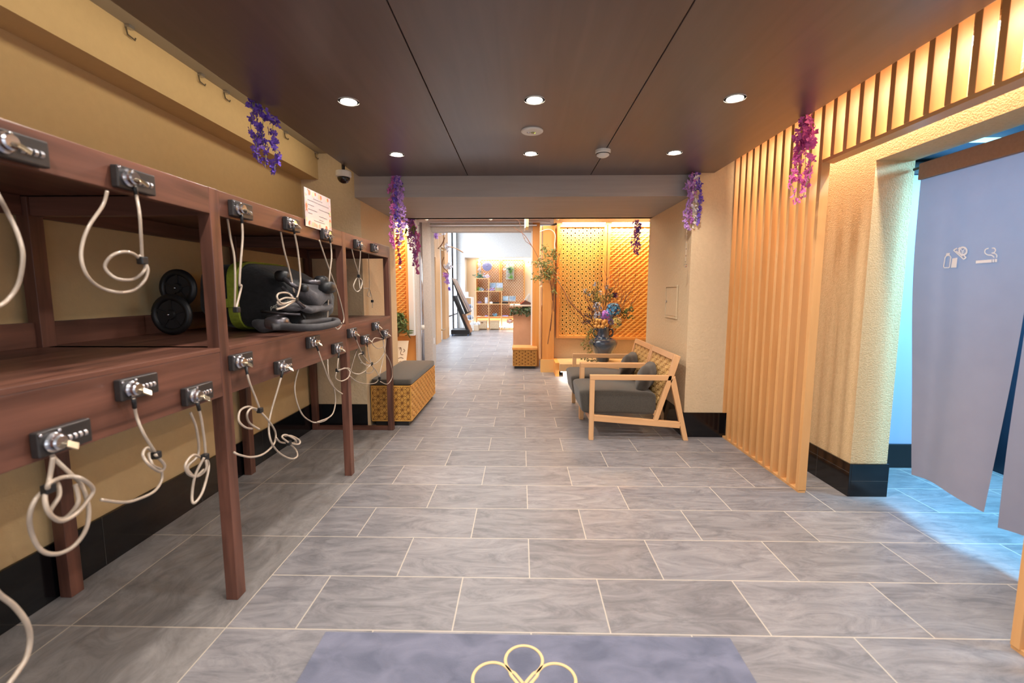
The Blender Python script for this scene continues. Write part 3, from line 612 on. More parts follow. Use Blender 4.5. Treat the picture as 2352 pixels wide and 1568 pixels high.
# ================================================================ folded stroller
M['strfab'] = mat('black pushchair fabric', (12, 12, 14), (20, 20, 22), 40, rough=.9, bump=.3, bscale=60, sheen=.15)
M['strgrey'] = mat('charcoal fabric', (52, 49, 53), (64, 60, 64), 30, rough=.85, bump=.25, bscale=200, sheen=.2)
M['lime'] = mat('lime webbing', (140, 152, 44), (126, 138, 38), 60, rough=.8, bump=.2, bscale=300)
M['gun'] = mat('gunmetal tube', (92, 88, 92), rough=.32, metal=.8)
M['foam'] = mat('dark foam grip', (50, 48, 50), (58, 55, 57), 80, rough=.75)
st = thing('folded_stroller', 'folded black baby stroller with lime strap lying on the middle shelf bay', 'stroller', (-1.45, 2.6, 1.034))
def loft(mb, stn, cy, cz, e=.5, n=36, wav=0):
    vs = []; fs = []; g = lambda w: math.copysign(abs(w)**e, w)
    for k, (x, hy, hz, dz) in enumerate(stn):
        for i in range(n):
            w = 2*PI*i/n; q = 1+wav*math.sin(5*w+x*22)*math.sin(x*31+w*2)
            vs.append((x+wav*.12*math.sin(3*w), cy+hy*q*g(math.cos(w)), cz+dz+hz*q*g(math.sin(w))))
    m = len(stn)
    for k in range(m-1):
        for i in range(n): fs.append((k*n+i, k*n+(i+1) % n, (k+1)*n+(i+1) % n, (k+1)*n+i))
    fs += [tuple(range(n))[::-1], tuple(range((m-1)*n, m*n))]
    return mb.add(vs, fs)
b = MB(); loft(b, [(-1.73, .16, .09, .02), (-1.70, .24, .14, .015), (-1.64, .285, .165, .008), (-1.55, .295, .178, 0), (-1.49, .296, .178, 0), (-1.42, .292, .174, 0), (-1.36, .285, .160, -.008), (-1.31, .275, .145, -.018), (-1.25, .26, .125, -.03), (-1.20, .24, .10, -.04), (-1.17, .2, .07, -.05)], 2.63, 1.222, .5, 40, .03)
o_ = put('fabric_body', b, M['strfab'], st, smooth=True)
b = MB(); loft(b, [(-1.518, .300, .184, 0), (-1.516, .304, .188, 0), (-1.466, .303, .186, 0), (-1.464, .298, .181, 0)], 2.63, 1.224, .45, 48); put('strap', b, M['lime'], st, smooth=False)
b = MB(); b.box(-1.52, -1.46, 2.315, 2.328, 1.165, 1.21); put('strap_buckle', b, M['lime'], st, bevel=.003)
b = MB(); b.leaf((-1.36, 2.42, 1.392), (1, .12, -.12), .12, .03, (0, 0, 1), .05); put('lime_piping', b, M['lime'], st)
def wheel(c, r):
    w = MB(); w.torus(c, r-.016, .017, (0, 1, 0), 32, 10); o = put('wheel', w, M['black'], st, smooth=True)
    h = MB(); h.lathe([(.022, -.02), (.026, -.008), (.026, .008), (.022, .02)], c, 18, (0, 1, 0))
    for k in range(5):
        a_ = 2*PI*k/5+.3; h.bar(c, (c[0]+(r-.02)*math.cos(a_), c[1], c[2]+(r-.02)*math.sin(a_)), .012, .02, (0, 1, 0))
    put('wheel_hub', h, M['black2'], o)
    h = MB(); h.lathe([(r-.022, -.005), (r-.022, .005)], c, 28, (0, 1, 0)); put('wheel_disc', h, mat('smoked disc', (36, 35, 37), rough=.5), o)
    h = MB(); h.ball((c[0], c[1]-.024, c[2]), .006); put('axle_cap', h, M['chrome'], o, smooth=True)
wheel((-1.715, 2.20, 1.135), .100); wheel((-1.745, 2.295, 1.265), .095)
wheel((-1.75, 2.86, 1.13), .095)
hp = [az(u, v, 1.085) for u, v in ((640, 751), (665, 750), (700, 752), (735, 752), (765, 748), (788, 741), (780, 735), (745, 737), (705, 742))]
b = MB(); b.tube(spl([p+Vector((-.03, 0, 0)) for p in hp], 6), .0165, 12); put('handlebar', b, M['foam'], st, smooth=True)
q0 = az(655, 742, 1.10); b = MB(); b.sup((q0.x-.05, q0.y+.02, 1.10), (.05, .045, .03), .6, .6, 16, 10); put('handle_joint', b, M['gun'], st, smooth=True)
for (u0, v0, u1, v1, yy_, r_) in ((648, 660, 700, 707, 2.31, .009), (690, 645, 735, 648, 2.40, .013), (652, 640, 690, 665, 2.33, .012), (600, 715, 690, 722, 2.315, .007), (612, 728, 660, 720, 2.315, .008)):
    b = MB(); b.tube([ay(u0, v0, yy_), ay((u0+u1)/2, (v0+v1)/2+1, yy_-.01), ay(u1, v1, yy_+.02)], r_, 10); put('frame_tube', b, M['gun'], st, smooth=True)
for (u, v, yy_, h) in ((648, 634, 2.36, (.035, .03, .03)), (738, 645, 2.62, (.035, .04, .03)), (698, 662, 2.33, (.022, .02, .02)), (752, 660, 2.6, (.04, .06, .035))):
    p = ay(u, v, yy_); b = MB(); b.sup(p, h, .7, .7, 16, 10); put('hinge_cap', b, M['black'], st, smooth=True)
b = MB(); b.sup((-1.19, 2.56, 1.225), (.085, .17, .05), .7, .7, 28, 14, lambda p: Vector((p.x, p.y, p.z+.02*math.sin(p.y*30)+.25*p.x*-.6))); put('canopy_fold', b, M['strgrey'], st, smooth=True)
b = MB(); b.sup((-1.20, 2.52, 1.165), (.10, .21, .022), .7, .6, 28, 12, lambda p: Vector((p.x, p.y, p.z+.008*math.sin(p.y*40+p.x*30)-.15*p.x))); put('canopy_fold', b, M['strgrey'], st, smooth=True)
b = MB(); b.sup((-1.31, 2.36, 1.075), (.10, .055, .035), .8, .7, 28, 12, lambda p: Vector((p.x, p.y+.008*math.sin(p.x*60), p.z+.008*math.sin(p.x*45)))); put('footmuff', b, M['strgrey'], st, smooth=True)
b = MB(); b.torus((-1.20, 2.42, 1.10), .055, .007, (.5, 1, .3), 24, 8); put('cable_ring', b, M['black'], st, smooth=True)
# stroller lettering
def text3(s, size, p, xd, yd, name, m, parent, depth=.0006):
    cu = bpy.data.curves.new('txt', 'FONT'); cu.body = s; cu.size = size; cu.align_x = 'LEFT'; cu.resolution_u = 3
    ob = bpy.data.objects.new('txt', cu); C.objects.link(ob); dg = bpy.context.evaluated_depsgraph_get(); dg.update()
    me = ob.evaluated_get(dg).to_mesh(); xd, yd = Vector(xd).normalized(), Vector(yd).normalized()
    mb = MB(); mb.add([Vector(p)+xd*v.co.x+yd*v.co.y for v in me.vertices], [tuple(q.vertices) for q in me.polygons])
    ob.evaluated_get(dg).to_mesh_clear(); bpy.data.objects.remove(ob); bpy.data.curves.remove(cu)
    return put(name, mb, m, parent)
p0, p1, pu = ay(621, 711, 2.325), ay(655, 697, 2.325), ay(620, 703, 2.325)
text3('peg-perego', .030, p0, p1-p0, pu-p0, 'lettering', mat('silver print', (150, 150, 140), rough=.5), st)
# ================================================================ armchairs
M['pill'] = mat('charcoal pillow fabric', (66, 60, 54), (76, 69, 61), 200, rough=.95, bump=.3, bscale=500, sheen=.2, bdist=.002)
M['tanp'] = mat('tan carved panel', (220, 176, 110), (210, 166, 102), 20, rough=.6)
M['groove'] = mat('groove shade brown', (160, 114, 62), rough=.8)  # brown stands in for the shade between the carved plates
def armchair(label, y0):
    y1 = y0+.65; w = .036
    t = thing('armchair', label, 'armchair', (.98, y0+.325, 0), 'armchairs by the right wall')
    def fr(name, poly, ya, yb, m): b = MB(); b.prism([(x, ya, z) for x, z in poly], (0, yb-ya, 0)); return put(name, b, m, t, bevel=.003)
    for ya in (y0, y1-w):
        yb = ya+w
        fr('leg', [(.573, 0), (.612, 0), (.615, .515), (.575, .515)], ya, yb, M['beech_z'])
        fr('armrest', [(.575, .515), (1.245, .511), (1.252, .554), (.575, .557)], ya, yb, M['beech'])
        fr('leg', [(1.366, 0), (1.406, 0), (1.276, .552), (1.236, .511)], ya, yb, M['beech_z'])
        fr('side_rail', [(.612, .164), (1.33, .106), (1.338, .158), (.613, .216)], ya, yb, M['beech'])
        fr('back_stile', [(1.112, .176), (1.146, .166), (1.268, .55), (1.315, .714), (1.268, .728), (1.222, .55)], ya, yb, M['beech_z'])
    b = MB(); b.box(.575, .608, y0+w, y1-w, .165, .212); put('front_rail', b, M['beech_y'], t, bevel=.002)
    D = Vector((.156, 0, .552)).normalized(); Nn = Vector((D.z, 0, -D.x)); B0 = Vector((1.132, 0, .17))
    def brail(name, s0, s1, t0, t1, m, ya=y0+w, yb=y1-w):
        b = MB(); P = [B0+D*s0+Nn*t0, B0+D*s0+Nn*t1, B0+D*s1+Nn*t1, B0+D*s1+Nn*t0]
        b.prism([(p.x, ya, p.z) for p in P], (0, yb-ya, 0)); return put(name, b, m, t, bevel=.002)
    brail('top_rail', .525, .575, -.022, .022, M['beech_y']); brail('back_rail', .03, .075, -.02, .02, M['beech_y'])
    bp = brail('back_panel', .075, .525, -.004, .008, M['groove'])
    p = MB(); o = B0+D*.08-Nn*.004
    asa_plates(p, y1-y0-2*w-.01, .44, .078, .0024, .004, lambda a, s, d: tuple(o+Vector((0, y0+w+.005+a, 0))+D*s-Nn*d)); put('carved_lattice', p, M['tanp'], bp)
    o2 = B0+D*.08+Nn*.008; p = MB()
    asa_plates(p, y1-y0-2*w-.01, .44, .078, .0024, .004, lambda a, s, d: tuple(o2+Vector((0, y0+w+.005+a, 0))+D*s+Nn*d)); put('carved_lattice', p, M['tanp'], bp)
    c_ = MB()
    def cf(q):
        # front lifts into a rounded nose, rear tucks down under the back
        k = (q.x+.31)/.62
        return Vector((q.x-.03*(1-k)*max(0, (q.z+.1)/.2), q.y, q.z+.012*math.cos(q.x*4)*math.cos(q.y*4)-.05*max(0, k-.45)*(1 if q.z > 0 else .4)))
    c_.sup((.835, (y0+y1)/2, .312), (.315, (y1-y0)/2-w-.003, .105), .22, .16, 64, 28, cf); cu = put('seat_cushion', c_, M['olive'], t, smooth=True)
    return t
ch = armchair('near beech armchair with dark seat facing left, standing before the right wall', 3.73)
ch2 = dup(ch, (.98, 3.73+.325+.663, 0), 'far beech armchair with dark seat, side by side behind the nearer one towards the vase')
def pillow(label, dy):
    b = MB(); Rm = Matrix.Rotation(math.radians(-24), 3, 'Z') @ Matrix.Rotation(math.radians(17), 3, 'Y')
    def fn(p):
        e = (p.x/.2)**2+(p.y/.13)**2
        q = Vector((p.z*(1-.18*min(1, e)), p.x, p.y)); q.x += .006*math.sin(q.y*26+q.z*14); q.y *= 1+.06*math.cos(q.z*9)
        return Rm @ q
    b.sup((1.115, 4.02+dy, .487), (.20, .128, .07), .75, .42, 48, 20, fn)
    solo('throw_pillow', b, M['pill'], label, 'pillow', 'pillows on the armchairs', smooth=True)
pillow('charcoal pillow leaning on the back of the nearer armchair', 0)
pillow('charcoal pillow leaning on the back of the farther armchair', .663)
# ================================================================ upholstered box bench
M['benchwood'] = mat('carved ochre wood', (214, 160, 78), (204, 148, 68), 25, rough=.5)
M['benchback'] = mat('carved groove brown', (122, 78, 30), rough=.7)
def boxbench(nm, label, x0, x1, y0, y1, zt, cushion, a=.064):
    t = thing(nm, label, 'bench', ((x0+x1)/2, (y0+y1)/2, 0))
    b = MB(); b.box(x0+.03, x1-.03, y0+.02, y1-.02, 0, .055); put('plinth', b, M['black2'], t)
    b = MB(); b.box(x0, x1, y0, y1, .045, zt); body = put('carved_box', b, M['benchback'], t, bevel=.006)
    p = MB(); asa_plates(p, x1-x0-.016, zt-.045-.024, a, .0021, .0035, lambda u, v, d: (x0+.008+u, y0-d, .057+v))
    asa_plates(p, y1-y0-.016, zt-.045-.024, a, .0021, .0035, lambda u, v, d: (x1+d, y0+.008+u, .057+v)); put('star_pattern', p, M['benchwood'], body)
    p = MB()
    for za, zb in ((.045, .056), (zt-.011, zt)): p.box(x0-.003, x1+.003, y0-.003, y0+.004, za, zb); p.box(x1-.004, x1+.003, y0, y1, za, zb)
    p.box(x1-.006, x1+.003, y0-.003, y0+.006, .045, zt); p.box(x0-.003, x0+.005, y0-.003, y0+.004, .045, zt)
    put('edge_strip', p, M['benchwood'], body, bevel=.002)
    if cushion:
        c_ = MB(); c_.sup(((x0+x1)/2, (y0+y1)/2, zt+.026), ((x1-x0)/2+.006, (y1-y0)/2+.006, .03), .35, .12, 72, 14, lambda q: Vector((q.x, q.y, q.z+.008*(1 if q.z > 0 else 0)))); put('cushion', c_, M['olive'], t, smooth=True)
    else:
        c_ = MB(); c_.box(x0-.012, x1+.012, y0-.012, y1+.01, zt, zt+.035); put('top_board', c_, M['orange'], t, bevel=.003)
    return t
boxbench('box_bench', 'ochre star carved box bench with dark cushion at the far end of the shelf', -1.385, -1.018, 4.10, 5.28, .382, True)
boxbench('planter_bench', 'small star carved box with a wooden lid beside the glass entrance', -.13, .25, 7.25, 7.62, .31, False, .055)
# ================================================================ door mat
M['mat'] = mat('blue grey pile', (88, 92, 112), (116, 118, 138), 7, (1, 1.6, 1), rough=1, bump=.5, bscale=420, sheen=.3, det=7, dist=.6, bdist=.004)
dm = thing('door_mat', 'blue grey door mat with a cream flower outline in the foreground', 'mat', (.02, .9, 0))
b = MB(); b.box(-.715, .755, .25, 1.525, .001, .012); put('pile', b, M['mat'], dm, bevel=.005)
em = MB(); ec = Vector((.012, 1.298, .0125))
for k in range(5):
    a0 = PI/2+2*PI*k/5; d = Vector((math.cos(a0), math.sin(a0), 0)); s_ = Vector((-d.y, d.x, 0)); pts = []
    cc = ec+d*.108; r_ = .0625
    for i in range(29):
        w_ = math.radians(-152)+math.radians(304)*i/28; pts.append(cc+d*r_*math.cos(w_)+s_*r_*math.sin(w_))
    pts = [ec+d*.012]+pts+[ec+d*.012]; pts = spl(pts, 2)
    n = len(pts); vs = []
    for i, p in enumerate(pts):
        tn = (pts[min(i+1, n-1)]-pts[max(i-1, 0)]).normalized(); nn = Vector((-tn.y, tn.x, 0)); vs += [p+nn*.0055, p-nn*.0055, p+nn*.0045+Vector((0, 0, .002)), p-nn*.0045+Vector((0, 0, .002))]
    em.add(vs, [(4*i+2, 4*i+3, 4*i+7, 4*i+6) for i in range(n-1)]+[(4*i, 4*i+2, 4*i+6, 4*i+4) for i in range(n-1)]+[(4*i+1, 4*i+5, 4*i+7, 4*i+3) for i in range(n-1)])
put('flower_emblem', em, mat('cream pile', (224, 196, 146), rough=1, bump=.4, bscale=400), dm)
# ================================================================ split curtain on the doorway
M['noren'] = mat('taupe curtain cloth', (150, 143, 152), (146, 139, 148), 8, rough=.85, bump=.1, bscale=500, sheen=.15, bdist=.001)
M['norenb'] = mat('brown curtain band', (142, 126, 120), (136, 120, 114), 60, rough=.85)
nt_ = M['noren'].node_tree; pb = nt_.nodes['Principled BSDF']
tl = nt_.nodes.new('ShaderNodeBsdfTranslucent'); tl.inputs[0].default_value = L(150, 140, 150); ms = nt_.nodes.new('ShaderNodeMixShader'); ms.inputs[0].default_value = .16
nt_.links.new(pb.outputs[0], ms.inputs[1]); nt_.links.new(tl.outputs[0], ms.inputs[2]); nt_.links.new(ms.outputs[0], nt_.nodes['Material Output'].inputs[0])
nr = thing('split_curtain', 'taupe split doorway curtain with white pictograms hanging across the opening on the right', 'curtain', (2.22, 2.1, .2))
def clothx(y, z):
    k = max(0, (1.86-z)/1.66)
    return 2.215+.014*k*math.sin(y*13+.8)+.02*k*k*math.sin(y*7+2.1+z)+.004*math.sin(z*5+y*4)
def panel(ya, yb, yc, yd, zb, cb):   # far edge top/bottom, near edge top/bottom
    b = MB()
    def fn(a, s):
        z = 1.87+(zb(a)-1.87)*s; yl = ya+(yb-ya)*(s**1.4); yr = yc+(yd-yc)*(s**2.2); y = yl+(yr-yl)*a
        return Vector((clothx(y, z)+cb*s*s*a, y, z))
    b.grid(fn, 34, 44); put('cloth_panel', b, M['noren'], nr, smooth=True)
panel(2.655, 2.55, 2.045, 2.10, lambda a: .205+.02*math.sin(a*3.1), 0)
panel(2.04, 2.045, 1.45, 1.40, lambda a: .16+.02*math.sin(a*5), .0)
b = MB(); b.box(2.205, 2.225, 1.42, 2.66, 1.862, 1.952); put('header_band', b, M['norenb'], nr, bevel=.004)
b = MB(); b.cyl((2.215, 1.25, 1.93), (2.215, 2.70, 1.93), .008); put('curtain_rod', b, M['black2'], nr, smooth=True)
pr = MB(); ocx, ocy, os_ = 2040, 480, 4.9
def npt(u, v):
    p = ax(ocx+u/os_, ocy+v/os_, 2.215); X = clothx(p.y, p.z); p = ax(ocx+u/os_, ocy+v/os_, X-.006); return p
def stroke(pts, w, closed=False, k=5):
    P = []; n = len(pts); src = pts+[pts[0]] if closed else pts
    for (a, b_), (c_, d_) in zip(src[:-1], src[1:]):
        for j in range(k): P.append((a+(c_-a)*j/k, b_+(d_-b_)*j/k))
    P.append(src[-1]); vs = []
    for i, p in enumerate(P):
        q, r_ = P[max(i-1, 0)], P[min(i+1, len(P)-1)]; dx, dy = r_[0]-q[0], r_[1]-q[1]; l = math.hypot(dx, dy) or 1
        vs += [npt(p[0]-dy/l*w/2, p[1]+dx/l*w/2), npt(p[0]+dy/l*w/2, p[1]-dx/l*w/2)]
    pr.add(vs, [(2*i, 2*i+1, 2*i+3, 2*i+2) for i in range(len(P)-1)])
def fill(pts): pr.add([npt(*p) for p in pts], [tuple(range(len(pts)))])
def arc(cx_, cy_, r_, a0, a1, n=16): return [(cx_+r_*math.cos(math.radians(a0+(a1-a0)*i/n)), cy_+r_*math.sin(math.radians(a0+(a1-a0)*i/n))) for i in range(n+1)]
stroke([(640, 545), (655, 525), (690, 520), (705, 540), (690, 650), (680, 660), (632, 660), (624, 645)], 12, True); fill([(655, 497), (696, 492), (690, 518), (650, 520)])
fill([(722, 556), (780, 546), (768, 658), (706, 660)])
stroke(arc(842, 472, 42, 0, 360, 24), 20); stroke([(815, 448), (838, 474)], 8); stroke([(862, 446), (838, 474), (836, 505)], 8); stroke([(820, 476), (858, 472)], 6); stroke([(820, 490), (858, 486)], 6)
stroke([(775, 440), (735, 462), (850, 565), (875, 545), (850, 520)], 14); stroke([(765, 470), (800, 500)], 12); stroke([(790, 450), (808, 430), (800, 500), (835, 530)], 12)
put('vending_pictogram', pr, mat('white print', (236, 240, 250), rough=.8), nr); pr = MB()
fill([(988, 580), (1165, 566), (1165, 600), (985, 612)]); fill([(1173, 565), (1193, 564), (1193, 598), (1173, 599)]); fill([(1201, 563), (1226, 561), (1226, 596), (1201, 597)])
stroke(spl([(1130, 440, 0), (1095, 455, 0), (1088, 490, 0), (1120, 515, 0), (1165, 520, 0), (1195, 545, 0)], 5) and [(p.x, p.y) for p in spl([(1130, 440, 0), (1095, 455, 0), (1088, 490, 0), (1120, 515, 0), (1165, 520, 0), (1195, 545, 0)], 5)], 14, k=1)
stroke([(p.x, p.y) for p in spl([(1165, 440, 0), (1195, 440, 0), (1208, 465, 0), (1190, 490, 0), (1165, 495, 0), (1200, 500, 0), (1222, 520, 0), (1220, 548, 0)], 5)], 13, k=1)
put('smoking_pictogram', pr, mat('white print', (236, 240, 250), rough=.8), nr)
# ================================================================ access hatch on the right wall
ht = thing('access_hatch', 'small painted access hatch on the side face of the right wall', 'hatch', (1.395, 4.27, 1.0))
b = MB()
for a, b_, c_, d_ in ((4.11, 4.44, .998, 1.018), (4.11, 4.44, 1.285, 1.305), (4.11, 4.128, 1.018, 1.285), (4.422, 4.44, 1.018, 1.285)): b.box(1.388, 1.40, a, b_, c_, d_)
put('frame', b, M['plaster'], ht, bevel=.002)
b = MB(); b.box(1.393, 1.40, 4.132, 4.418, 1.022, 1.281); d_ = put('door', b, M['plaster'], ht, bevel=.001)
b = MB(); b.cyl((1.386, 4.40, 1.15), (1.394, 4.40, 1.15), .01); put('latch', b, M['alu'], d_)
# ================================================================ recessed downlights
M['lampglow'] = glow('lamp face', (255, 246, 236), 30)
def downlight(label):
    t = thing('downlight', label, 'ceiling light', (0, 0, ZC), 'downlights in the dark ceiling')
    b = MB(); b.lathe([(.052, -.004), (.052, 0), (.040, .0), (.038, -.003), (.041, -.005)], (0, 0, ZC), 32, cap=False); put('trim_ring', b, M['pearl'], t, smooth=False)
    b = MB(); b.lathe([(.0385, -.0035), (.0385, -.001), (0, -.001)], (0, 0, ZC), 32); put('lamp_face', b, M['lampglow'], t)
    light('SPOT', 'downlight_lamp', (0, 0, ZC-.012), 1, (1, .92, .84), (0, 0, 0), t, spot_size=math.radians(154), spot_blend=.6, shadow_soft_size=.035)
    return t
DX = [(-.872, 'left'), (.065, 'middle'), (1.058, 'right')]; dl = None
for row, (y, nm) in enumerate(((2.395, 'nearer'), (3.288, 'farther'), (1.50, 'just overhead'), (.61, 'behind'), (-.6, 'rear'))):
    for x, sd in DX:
        lb = {'nearer': f'{sd} glowing round downlight in the nearer visible row of three', 'farther': f'{sd} glowing round downlight in the farther row of three near the beam',
              'just overhead': f'{sd} downlight just above the upper picture edge, only its glow showing', 'behind': f'{sd} downlight behind the viewpoint', 'rear': f'{sd} downlight of the rearmost row near the open rear'}[nm]
        if dl is None: dl = downlight(lb); dl.location = (x, y, ZC); DL0 = dl
        else: dup(DL0, (x, y, ZC), lb)
SPOT = [o for o in bpy.data.lights if o.name.startswith('downlight_lamp')][0]
SPOT.energy = 29
# emergency lamp, smoke detector, security camera
t = thing('emergency_light', 'flat round ivory emergency lamp on the ceiling between the two middle downlights', 'emergency light', (.063, 2.836, ZC-.012))
b = MB(); b.lathe([(.066, 0), (.066, -.006), (.060, -.010), (.02, -.012), (0, -.012)], (.063, 2.836, ZC), 36); put('cover', b, M['pearl'], t)
b = MB(); b.lathe([(.013, -.011), (.012, -.016), (0, -.017)], (.068, 2.83, ZC), 16); put('lens', b, mat('lens', (150, 150, 110), rough=.2), t)
b = MB(); b.ball((.078, 2.834, ZC-.013), .005); put('pilot_lamp', b, glow('green pilot', (190, 220, 90), 1), t)
b = MB(); b.lathe([(.011, -.0115), (.010, -.015), (0, -.015)], (.042, 2.835, ZC), 16); put('test_button', b, M['alu'], t)
t = thing('smoke_detector', 'white round smoke detector on the ceiling left of the farther right downlight', 'smoke detector', (.554, 3.226, ZC-.055))
b = MB(); b.lathe([(.052, 0), (.052, -.016), (.046, -.022), (.046, -.026)], (.554, 3.226, ZC), 32); put('base', b, M['pearl'], t)
b = MB(); b.lathe([(.044, -.026), (.042, -.036), (.030, -.044), (.012, -.05), (0, -.05)], (.554, 3.226, ZC), 32); put('sensor_dome', b, M['pearl'], t)
b = MB(); b.lathe([(.047, -.024), (.047, -.028), (.040, -.028)], (.554, 3.226, ZC), 32, cap=False); put('vent_ring', b, M['black2'], t)
t = thing('dome_camera', 'small white dome security camera hanging at the left end of the ceiling', 'camera', (-1.372, 3.6, 2.06))
b = MB(); b.cyl((-1.372, 3.6, 2.165), (-1.372, 3.6, 2.3), .012); put('stem', b, M['black2'], t)
b = MB(); b.lathe([(.02, .03), (.055, .026), (.058, .02), (.058, -.012), (.05, -.02)], (-1.372, 3.6, 2.14), 32); put('housing', b, M['pearl'], t)
b = MB(); b.lathe([(.048, -.018), (.044, -.038), (.032, -.055), (.015, -.064), (0, -.066)], (-1.372, 3.6, 2.14), 32); put('smoked_dome', b, mat('smoked dome', (20, 19, 18), rough=.1, coat=.6), t, smooth=True)
# picture rail hooks above the shelf
for (u, v), nm in zip(((295, 68), (460, 178), (518, 215), (655, 305), (725, 352)), ('nearest of the row', 'second from the front', 'third from the front', 'right of the violet garland', 'farthest of the row')):
    p = ax(u, v, -1.752); y = p.y
    t = thing('picture_hook', 'wire hook under the upper ceiling above the shelf, '+nm, 'hook', (-1.74, y, ZU-.05), 'wire hooks above the shelf')
    b = MB(); b.box(-1.757, -1.735, y-.014, y+.014, ZU-.014, ZU-.001); put('clip', b, M['alu'], t)
    b = MB(); b.tube([(-1.75, y-.016, ZU-.014), (-1.745, y-.016, ZU-.045), (-1.742, y+.02, ZU-.052), (-1.74, y+.022, ZU-.042)], .0035, 6); put('wire', b, mat('dull wire', (120, 110, 92), rough=.4, metal=.7), t)
# track spots and hanging sign in the middle zone
for (u, nm) in ((977, 'left'), (1124, 'middle'), (1278, 'right')):
    p = ay(u, 500, 6.7); x = p.x
    t = thing('track_spot', f'{nm} small spotlight of the three peeping below the beam', 'spotlight', (x, 6.7, 2.27), 'small spots beyond the beam')
    b = MB(); b.box(x-.06, x+.02, 6.66, 6.74, 2.325, 2.349); put('mount', b, M['black'], t)
    b = MB(); b.cyl((x-.02, 6.7, 2.33), (x+.03, 6.68, 2.27), .024); put('lamp_head', b, M['pearl'], t, smooth=True)
    if nm != 'left':
        tg = Vector((1.23, 6.75, .75)) if nm == 'right' else Vector((.5, 6.95, 1.4)); sp = Vector((x+.03, 6.62, 2.26)) if nm == 'middle' else Vector((x+.05, 6.3, 2.26))
        l_ = light('SPOT', 'track_lamp', sp, 30, (1, .9, .78), (0, 0, 0), t, spot_size=math.radians(55), spot_blend=.8, shadow_soft_size=.03); l_.rotation_euler = (tg-sp).to_track_quat('-Z', 'Y').to_euler()
t = thing('hanging_sign', 'white sign plate seen edge on, hanging under the ceiling by the entrance', 'sign', (.07, 6.5, 2.12))
b = MB(); b.box(.045, .06, 6.4, 6.75, 2.115, 2.349); put('lit_face', b, M['white'], t)
b = MB(); b.box(.06, .10, 6.4, 6.75, 2.13, 2.349); put('housing', b, mat('cream casing', (236, 206, 130), rough=.5), t)
# ================================================================ hanging blossom garlands
def leafmat(nm, a, b): return mat(nm, a, b, 30, rough=.7, lo=.3, hi=.7)
PET = {'purple': leafmat('violet petal', (130, 96, 206), (100, 70, 180)), 'lilac': leafmat('lilac petal', (206, 160, 222), (178, 132, 208)), 'pink': leafmat('pink petal', (236, 120, 184), (216, 92, 164)),
       'rose': leafmat('rose petal', (226, 130, 194), (190, 84, 158)), 'magenta': leafmat('magenta petal', (214, 84, 156), (184, 60, 138)), 'mauve': leafmat('mauve petal', (198, 126, 190), (166, 98, 174)), 'white': leafmat('white petal', (232, 226, 226), (214, 206, 212))}
M['stem'] = mat('pale green stem', (160, 158, 96), rough=.7); M['leafg'] = leafmat('green leaf', (104, 124, 72), (74, 96, 54)); M['olivel'] = leafmat('olive leaf', (136, 136, 76), (104, 108, 56))
def petals(b, p, s):
    a0 = R.uniform(0, 6.28); nv = Vector((R.uniform(-1, 1), R.uniform(-1, 1), R.uniform(-.6, .6))).normalized(); u = nv.orthogonal().normalized(); w = nv.cross(u)
    for k in range(R.choice((3, 4, 4))):
        an = a0+k*1.6+R.uniform(-.3, .3); d = u*math.cos(an)+w*math.sin(an); e = nv.cross(d); l = s*R.uniform(.8, 1.25)
        b.add([p, p+d*l*.5+e*l*.42+nv*l*.25, p+d*l+nv*l*.12, p+d*l*.5-e*l*.42+nv*l*.25], [(0, 1, 2), (0, 2, 3)])
def garland(label, top, strands, s=.014, dens=1, leaves=0):
    # strands: (dx, dy, length, colour)
    top = Vector(top); t = thing('blossom_garland', label, 'flower garland', top)
    for dx, dy, l, colr in strands:
        b = MB(); stm = MB(); pts = []
        n = 12
        for i in range(n+1):
            q = i/n; pts.append(top+Vector((dx*min(1, q*4)+.012*math.sin(q*9+dx*50), dy*min(1, q*4)+.012*math.cos(q*8+dy*30), -l*q)))
        stm.tube(pts, .0018, 5); st_ = put('blossom_strand', stm, M['stem'], t)
        m = int(l*170*dens)
        for k in range(m):
            q = R.random(); j = min(n-1, int(q*n)); p = pts[j]+(pts[j+1]-pts[j])*(q*n-j); w = R.uniform(.004, .026)*(1.25-.7*q); an = R.uniform(0, 6.28)
            petals(b, p+Vector((w*math.cos(an), w*math.sin(an), R.uniform(-.01, .01))), s*R.uniform(.75, 1.2)*(1.1-.3*q))
        put('petals', b, PET[colr], st_)
    if leaves:
        b = MB()
        for k in range(leaves):
            p = top+Vector((R.uniform(-.05, .05), R.uniform(-.04, .04), R.uniform(-.14, 0))); b.leaf(p, (R.uniform(-.5, .5), R.uniform(-.5, .5), -1), R.uniform(.06, .12), .02)
        put('leaves', b, M['olivel'], t)
    return t
garland('deep violet blossom garland hanging from the left ceiling edge above the shelf', (-1.352, 2.40, ZC+.02), [(-.02, 0, .24, 'purple'), (.0, .06, .32, 'purple'), (.03, .11, .34, 'purple'), (-.03, .05, .3, 'purple')], .02, .8)
garland('pink and lilac blossom garland hanging from the front left of the beam', (-1.04, 3.88, ZC), [(-.045, 0, .60, 'rose'), (.0, 0, .46, 'purple'), (.045, 0, .52, 'lilac'), (.015, .02, .56, 'lilac'), (-.03, .01, .42, 'lilac')], .02, 1)
garland('rose blossom garland with green leaves hanging behind the beam on the left', (-1.21, 5.05, 2.04), [(-.14, 0, .50, 'magenta'), (-.02, .02, .34, 'mauve'), (.02, 0, .52, 'purple' if 0 else 'mauve'), (.07, 0, .60, 'rose'), (.05, .03, .5, 'lilac')], .02, 1, 14)
